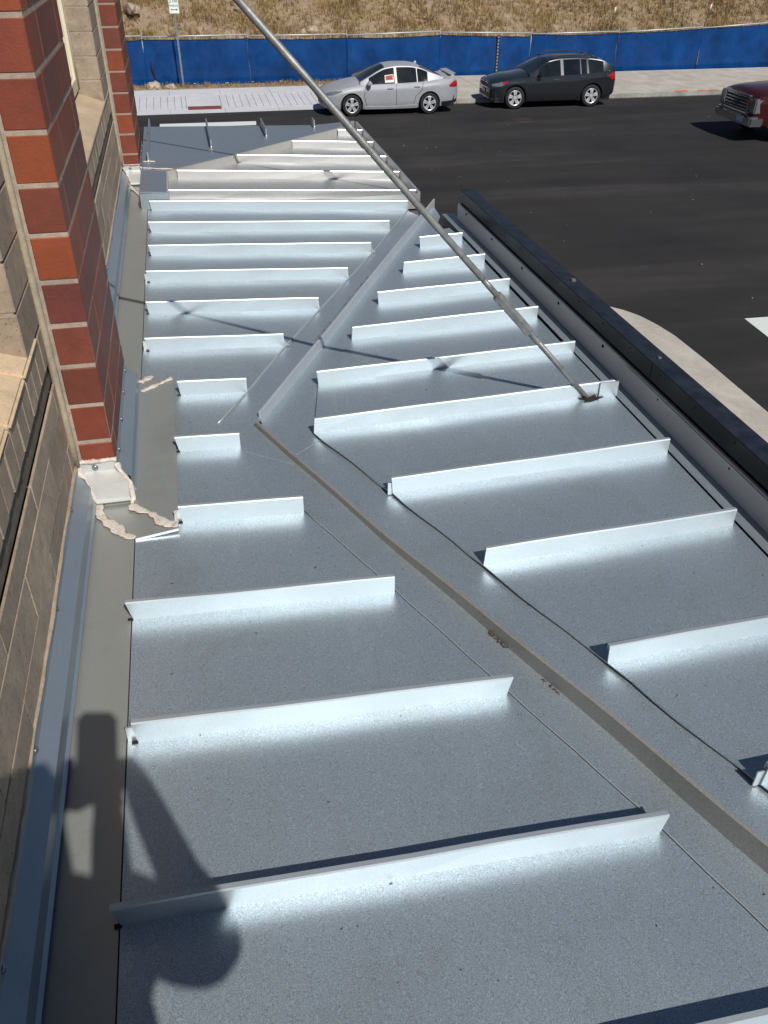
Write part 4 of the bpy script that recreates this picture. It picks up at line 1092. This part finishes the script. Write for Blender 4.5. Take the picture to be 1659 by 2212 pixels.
# --- silver sedan
sed = dict(L=4.54, wf=.93, wr_=3.53, R=.320, gap=.05, cab=(1.22, 2.10, 3.22, 3.98), spokes=5, sp_off=(-.22, .22),
    zt=[(0, .60), (.06, .69), (.25, .79), (.6, .90), (1.0, .985), (1.35, 1.03), (2.5, 1.02), (3.6, 1.06), (3.95, 1.105), (4.3, 1.10), (4.46, 1.06), (4.54, .90)],
    zb=[(0, .52), (.08, .62), (.25, .70), (.6, .80), (1.0, .875), (1.4, .91), (2.4, .93), (3.3, .965), (3.9, 1.02), (4.3, 1.03), (4.46, .99), (4.54, .80)],
    wb=[(0, .50), (.05, .62), (.16, .73), (.40, .815), (.8, .865), (1.3, .875), (2.3, .880), (3.2, .880), (3.8, .865), (4.2, .82), (4.42, .75), (4.54, .62)],
    zs=[(0, .26), (.3, .20), (1.5, .20), (3.0, .20), (4.2, .24), (4.54, .33)],
    zr=[(1.22, 1.02), (1.5, 1.18), (1.8, 1.325), (2.10, 1.425), (2.5, 1.468), (2.85, 1.462), (3.22, 1.405), (3.6, 1.26), (3.98, 1.10)],
    wr=[(1.22, .74), (1.6, .66), (2.1, .575), (2.6, .56), (3.2, .575), (3.6, .64), (3.98, .70)],
    win=[(1.50, 2.36), (2.44, 3.10), (3.125, 3.46)])
c1_ = Car('parked_car', 'silver four door sedan with rear spoiler and paper sign in its window', (5.42, 30.45), R(-.5), sed, MATS['paint_silver'], 'vehicles on the far street')
c1_.patch('headlight', ([(.06, .60), (.30, .635), (.62, .735)], [(.06, .66), (.30, .735), (.62, .760)]), MATS['lamp_clear'])
c1_.patch('taillight', ([(4.20, .80), (4.40, .78), (4.50, .80)], [(4.20, .86), (4.40, .965), (4.50, .94)]), MATS['lamp_red'])
c1_.cbox('grille', (-.012, -.34, .52), (.05, .34, .60), MATS['car_black'], None, .01)
c1_.cbox('air_intake', (-.014, -.42, .30), (.05, .42, .42), MATS['car_black'], None, .02)
c1_.cbox('licence_plate', (-.022, -.15, .44), (-.012, .15, .52), MATS['plate_white'])
c1_.patch('rear_skirt', ([(3.95, .22), (4.3, .24), (4.50, .32)], [(3.95, .36), (4.3, .38), (4.50, .42)]), MATS['car_black'], .008)
c1_.patch('side_skirt', ([(1.36, .195), (2.2, .19), (3.10, .195)], [(1.36, .27), (2.2, .255), (3.10, .29)]), MATS['paint_silver'], .022)
c1_.seamline([(1.38, .88), (1.34, .6), (1.42, .29)]); c1_.seamline([(2.40, .92), (2.41, .29)]); c1_.seamline([(3.30, .955), (3.27, .74), (3.06, .55), (2.99, .30)])
c1_.handle(2.20, .80, MATS['paint_silver']); c1_.handle(3.10, .835, MATS['paint_silver'])
c1_.mirror(1.50, .95, .945, MATS['paint_silver'])
c1_.cbox('spoiler', (4.22, -.60, 1.135), (4.46, .60, 1.158), MATS['paint_silver'], None, .012, (R(-5), 'Y'))
for q in (-.56, .56): c1_.cbox('spoiler_leg', (4.30, q-.03, 1.04), (4.42, q+.03, 1.14), MATS['paint_silver'], None, .01)
c1_.cbox('antenna', (3.17, -.02, 1.405), (3.25, .02, 1.475), MATS['rim_alloy'], None, .015)
def on_glass(car, name, x0, x1, t0, t1, mat, off):
    V = []
    for d_ in (off, off-.004):
        for (x, t) in ((x0, t0), (x1, t0), (x1, t1), (x0, t1)):
            p = car.cab_pt(x, t, -1); V.append((p[0], p[1]-d_, p[2]))
    return car.emit(name, V, [[0, 1, 2, 3], [7, 6, 5, 4]]+[[i, (i+1) % 4, (i+1) % 4+4, i+4] for i in range(4)], mat)
on_glass(c1_, 'window_sign', 2.04, 2.33, .12, .58, MATS['paper_white'], .010)
on_glass(c1_, 'window_sign', 2.06, 2.31, .26, .54, MATS['paper_red'], .014)
on_glass(c1_, 'window_sign', 2.09, 2.28, .33, .38, simple('print_black', (.05, .02, .02), .6), .0165)
on_glass(c1_, 'window_sign', 2.11, 2.26, .42, .47, MATS['print_black'], .0165)

# --- dark grey SUV
suv = dict(L=4.47, wf=.83, wr_=3.59, R=.345, gap=.06, cab=(1.30, 2.05, 3.98, 4.40), spokes=5, sp_off=(-.3, .3), rail=.06,
    zt=[(0, .72), (.06, .82), (.25, .91), (.6, .99), (1.0, 1.04), (1.4, 1.09), (3.0, 1.06), (4.1, 1.12), (4.35, 1.10), (4.47, .95)],
    zb=[(0, .66), (.08, .74), (.25, .82), (.6, .90), (1.0, .94), (1.4, .955), (2.4, .99), (3.3, 1.03), (3.9, 1.08), (4.3, 1.10), (4.47, .92)],
    wb=[(0, .58), (.05, .68), (.16, .77), (.40, .845), (.8, .885), (1.3, .890), (2.3, .893), (3.2, .897), (3.8, .89), (4.2, .85), (4.40, .80), (4.47, .72)],
    zs=[(0, .30), (.3, .24), (1.5, .25), (3.0, .25), (4.2, .30), (4.47, .40)],
    zr=[(1.30, 1.07), (1.55, 1.22), (1.8, 1.36), (2.05, 1.470), (2.5, 1.530), (3.0, 1.535), (3.5, 1.515), (3.75, 1.49), (3.98, 1.44), (4.15, 1.36), (4.30, 1.22), (4.40, 1.10)],
    wr=[(1.30, .76), (1.6, .69), (2.05, .615), (2.6, .60), (3.4, .60), (3.75, .61), (4.0, .64), (4.40, .76)],
    win=[(1.62, 2.42), (2.52, 3.12), (3.15, 3.36), (3.42, 3.95)])
c2_ = Car('parked_suv', 'dark grey compact SUV parked behind the silver sedan', (11.10, 30.72), R(-.8), dict(suv, cat='SUV'), MATS['paint_grey'], 'vehicles on the far street')
c2_.patch('headlight', ([(.05, .70), (.28, .70), (.50, .79)], [(.05, .77), (.28, .82), (.50, .845)]), MATS['lamp_clear'])
c2_.patch('side_marker', ([(.38, .755), (.46, .775), (.54, .80)], [(.38, .83), (.46, .845), (.54, .855)]), MATS['lamp_red'], .012)
c2_.patch('taillight', ([(4.16, .92), (4.30, .84), (4.42, .84)], [(4.16, .99), (4.30, 1.04), (4.42, 1.01)]), MATS['lamp_red'])
for q in (-.20, .20):
    c2_.cbox('grille', (-.018, q-.16, .60), (.06, q+.16, .79), MATS['car_black'], None, .03)
    c2_.cbox('grille_frame', (-.010, q-.18, .58), (.05, q+.18, .81), MATS['chrome'], None, .03)
c2_.cbox('air_intake', (-.014, -.55, .32), (.06, .55, .50), MATS['car_black'], None, .03)
c2_.cbox('licence_plate', (-.028, -.16, .46), (-.016, .16, .57), MATS['plate_white'])
c2_.patch('bumper_trim', ([(.04, .29), (.16, .285), (.34, .29)], [(.04, .335), (.16, .33), (.34, .32)]), MATS['chrome'], .014)
c2_.patch('side_cladding', ([(1.26, .24), (2.2, .24), (3.18, .24)], [(1.26, .33), (2.2, .32), (3.18, .33)]), MATS['car_black'], .010)
c2_.patch('rear_cladding', ([(4.03, .28), (4.25, .32), (4.43, .40)], [(4.03, .42), (4.25, .44), (4.43, .50)]), MATS['car_black'], .010)
c2_.seamline([(1.44, .94), (1.38, .6), (1.42, .34)]); c2_.seamline([(2.46, .98), (2.46, .34)]); c2_.seamline([(3.50, 1.04), (3.42, .80), (3.16, .62), (3.08, .34)])
c2_.handle(2.24, .885, MATS['chrome']); c2_.handle(3.18, .94, MATS['chrome'])
c2_.mirror(1.66, 1.04, .965, MATS['paint_grey'])
for sg in (-1, 1):
    pts = [c2_.T @ Vector((x, sg*.60, c2_.zr(x)-.005+(.05 if 2.2 < x < 3.5 else 0))) for x in (2.02, 2.2, 2.35, 2.7, 3.1, 3.45, 3.6, 3.75)]
    tube('roof_rail', pts, .020, MATS['car_black'], c2_.o, 8)
c2_.cbox('antenna', (3.45, -.03, 1.50), (3.62, .03, 1.565), MATS['chrome'], None, .02)

# --- dark red pickup, front part in view
pk = dict(L=5.9, wf=.98, wr_=4.66, R=.405, gap=.075, cab=(1.62, 2.35, 3.85, 4.05), spokes=6, sp_off=(-.16, .16), tuck=.04, floor=.75, rearglass=True, ub=.45, ubz=.36, scale=1.09,
    zt=[(0, 1.14), (.08, 1.22), (.3, 1.27), (.9, 1.32), (1.6, 1.36), (2.4, 1.33), (3.9, 1.30), (4.2, 1.33), (5.8, 1.34), (5.9, 1.30)],
    zb=[(0, 1.03), (.08, 1.10), (.3, 1.14), (.9, 1.17), (1.6, 1.19), (2.4, 1.20), (3.9, 1.22), (4.2, 1.31), (5.8, 1.33), (5.9, 1.28)],
    wb=[(0, .86), (.05, .93), (.16, .965), (.40, .985), (.8, 1.0), (1.3, 1.005), (2.3, 1.01), (3.2, 1.01), (4.8, 1.01), (5.5, 1.0), (5.9, .97)],
    zs=[(0, .52), (.3, .42), (1.5, .38), (3.0, .38), (4.2, .42), (5.9, .55)],
    zr=[(1.62, 1.27), (1.9, 1.50), (2.15, 1.72), (2.35, 1.86), (2.8, 1.94), (3.4, 1.94), (3.85, 1.88), (3.95, 1.6), (4.05, 1.30)],
    wr=[(1.62, .88), (2.0, .80), (2.35, .72), (3.0, .71), (3.85, .72), (4.05, .85)],
    win=[(1.95, 2.75), (2.85, 3.70)])
c3_ = Car('pickup_truck', 'dark red pickup truck with chrome grille entering at the right', (17.12, 24.36), R(-4), dict(pk, cat='pickup'), MATS['paint_red'], 'vehicles on the far street')
ch = MATS['chrome']
c3_.cbox('grille', (-.05, -.62, .68), (.06, .62, 1.10), MATS['car_black'], None, .03)
for k in range(5): c3_.cbox('grille_bar', (-.072, -.58, .735+k*.076), (-.03, .58, .762+k*.076), ch, None, .006)
for q in (-1, 1):
    c3_.cbox('grille_frame', (-.08, q*.62-.04, .68), (.05, q*.62+.04, 1.11), ch, None, .014)
    c3_.cbox('headlight', (-.03, q*.81-.14, .70), (.26, q*.81+.165, 1.07), MATS['lamp_clear'], None, .03)
    c3_.cbox('indicator', (-.045, q*.70-.03, .90), (.05, q*.70+.03, 1.03), MATS['lamp_amber'], None, .008)
    c3_.cbox('fog_lamp', (-.115, q*.72-.10, .50), (.0, q*.72+.10, .61), MATS['car_black'], None, .02)
    c3_.cbox('fog_lens', (-.122, q*.72-.04, .52), (-.10, q*.72+.04, .59), MATS['lamp_clear'], None, .01)
c3_.cbox('grille_frame', (-.08, -.62, 1.065), (.05, .62, 1.125), ch, None, .014)
c3_.cbox('grille_frame', (-.08, -.62, .665), (.05, .62, .71), ch, None, .014)
c3_.cbox('bumper', (-.12, -.99, .40), (.30, .99, .65), ch, None, .05)
c3_.cbox('bumper_step', (-.13, -.72, .655), (.05, .72, .685), MATS['paint_grey'], None, .012)
c3_.cbox('air_intake', (-.118, -.42, .48), (.0, .42, .60), MATS['car_black'], None, .02)
c3_.cbox('licence_plate', (-.135, -.62, .47), (-.118, -.32, .62), MATS['plate_white'])
bm = bmesh.new(); bmesh.ops.create_uvsphere(bm, u_segments=16, v_segments=8, radius=1, matrix=c3_.T @ Matrix.Translation((-.075, 0, .885)) @ Matrix.Diagonal((.012, .15, .06, 1)))
from_bm('emblem', bm, simple('emblem_blue', (.02, .05, .16), .3, .2), c3_.o, True)
c3_.seamline([(1.72, 1.18), (1.66, .8), (1.70, .44)]); c3_.seamline([(2.80, 1.19), (2.80, .44)]); c3_.handle(2.62, 1.08, ch)
c3_.mirror(1.95, 1.32, 1.12, MATS['paint_red'])
# ------------------------------------------------------------------ photographer kneeling on the roof (only the shadow is in view)
person = empty('person', (-.1, -.5, CAMZ-1.22)); tag(person, 'kneeling person in work clothes holding up a phone, shadow cast on roof', 'person')
def skinned(name, chains, mat, parent, sub=1):
    """chains: list of lists of (x,y,z,r); points that coincide are shared"""
    idx, V, E, Rd = {}, [], [], []
    def vid(p):
        k = tuple(round(c, 4) for c in p[:3])
        if k not in idx: idx[k] = len(V); V.append(Vector((p[0], p[1], p[2]+CAMZ))); Rd.append(p[3])
        return idx[k]
    for ch in chains:
        ids = [vid(p) for p in ch]
        for a, b_ in zip(ids, ids[1:]): E.append((a, b_))
    me = bpy.data.meshes.new(name); me.from_pydata(V, E, []); me.update()
    o = bpy.data.objects.new(name, me); COL.objects.link(o)
    md = o.modifiers.new('skin', 'SKIN'); md.use_smooth_shade = True
    if not me.skin_vertices: o.modifiers.remove(md); md = o.modifiers.new('skin', 'SKIN')
    for i, sv in enumerate(me.skin_vertices[0].data):
        rr3 = Rd[i]; sv.radius = (rr3, rr3) if not isinstance(rr3, tuple) else rr3; sv.use_root = (i == 0)
    s2 = o.modifiers.new('sub', 'SUBSURF'); s2.levels = s2.render_levels = sub
    me2 = bpy.data.meshes.new_from_object(o.evaluated_get(bpy.context.evaluated_depsgraph_get()))
    bpy.data.objects.remove(o)
    me2.polygons.foreach_set('use_smooth', [True]*len(me2.polygons))
    return link(name, me2, mat, parent)
simple('skin_tone', (.42, .25, .17), .55); simple('shirt_cloth', (.10, .12, .16), .9, 0, .2, 20, .3, 60); simple('trouser_cloth', (.05, .055, .07), .9, 0, .2, 20, .3, 60); simple('hair_brown', (.03, .02, .014), .7)
pel = (-.11, -.46, -.70); ch_ = (-.085, -.35, -.20); nk = (-.075, -.325, .0); hd = (-.072, -.28, .115); ht = (-.072, -.268, .195)
rsh, rel, rwr = (.045, -.30, -.075), (.140, -.245, -.255), (.050, -.060, -.055)
lsh, lel, lwr = (-.225, -.30, -.075), (.0, -.27, -.26), (.004, -.065, -.085)
def q(p, r): return (*p, r)
fr = lambda u, v, w: tuple(rt*u + up*v + fw*w)             # camera-aligned offsets
rp = fr(.030, -.085, -.022); lp = fr(-.026, -.105, -.030)
body = [[q(pel, .13), q(ch_, .13), q(nk, .052), q(hd, .080), q(ht, .070)],
        [q(ch_, .13), q(rsh, .062), q(rel, .043), q(rwr, .027), q(rp, .024)],
        [q(ch_, .13), q(lsh, .062), q(lel, .043), q(lwr, .027), q(lp, .024)],
        [q(pel, .13), (-.20, -.46, -1.11, .062), (-.21, -.95, -1.14, .045), (-.21, -1.05, -1.17, .035)],
        [q(pel, .13), (-.01, -.46, -1.11, .062), (.00, -.95, -1.14, .045), (.00, -1.05, -1.17, .035)],
        [q(hd, .080), (-.064, -.19, .115, .014)]]
for (palm, sgn) in ((rp, 1), (lp, -1)):
    for k in range(4):                                      # fingers curl round the long edge of the phone
        h_ = -.062-.021*k; L1 = (.011, .009, .009, .008)[k]
        f1 = fr(sgn*.046, h_, -.012); f2 = fr(sgn*.043, h_+.006, .000); f3 = fr(sgn*(.020 if k else .026), h_+.010, -.0015)
        body.append([q(palm, .024), (*fr(sgn*.042, h_-.004, -.024), L1), (*f1, L1*.95), (*f2, L1*.8)])
    body.append([q(palm, .024), (*fr(sgn*.018, -.060, -.034), .011), (*fr(sgn*.006, -.045, -.026), .009)])
skinned('body', body, MATS['skin_tone'], person, 1)
skinned('shirt', [[q(pel, .165), q(ch_, .170), (-.078, -.33, -.05, .080)], [q(ch_, .170), q(rsh, .070), q(rel, .056), (.098, -.160, -.160, .040)], [q(ch_, .170), q(lsh, .075), q(lel, .050), (.002, -.18, -.185, .036)]], MATS['shirt_cloth'], person, 2)
skinned('trousers', [[(-.11, -.45, -.64, .165), q(pel, .165), (-.20, -.46, -1.10, .085), (-.21, -.90, -1.13, .062)], [q(pel, .165), (-.01, -.46, -1.10, .085), (.00, -.90, -1.13, .062)]], MATS['trouser_cloth'], person, 2)
skinned('hair', [[(-.072, -.30, .115, .088), (-.072, -.29, .175, .082), (-.072, -.28, .212, .05)]], MATS['hair_brown'], person, 2)
for sg in (-1, 1):
    skinned('shoe', [[(-.105+sg*.105, -.98, -1.175, .04), (-.105+sg*.105, -1.10, -1.17, .042), (-.105+sg*.105, -1.16, -1.10, .03)]], MATS['car_black'], person, 1)
# phone
bm = bmesh.new(); bm_box(bm, (-.036, -.118, -.0105), (.036, .030, -.0025))
bmesh.ops.bevel(bm, geom=[e for e in bm.edges if abs(e.verts[0].co.z-e.verts[1].co.z) > .004], offset=.009, segments=3, affect='EDGES')
Mp = Matrix.Identity(4)
for i in range(3): Mp[i][0], Mp[i][1], Mp[i][2] = rt[i], up[i], fw[i]
Mp[2][3] = CAMZ
bmesh.ops.transform(bm, matrix=Matrix.Translation(rt*0.004) @ Mp, verts=bm.verts)
ph = from_bm('phone', bm, MATS['car_black']); tag(ph, 'phone held up in both hands, its upright shadow on the roof edge', 'phone')
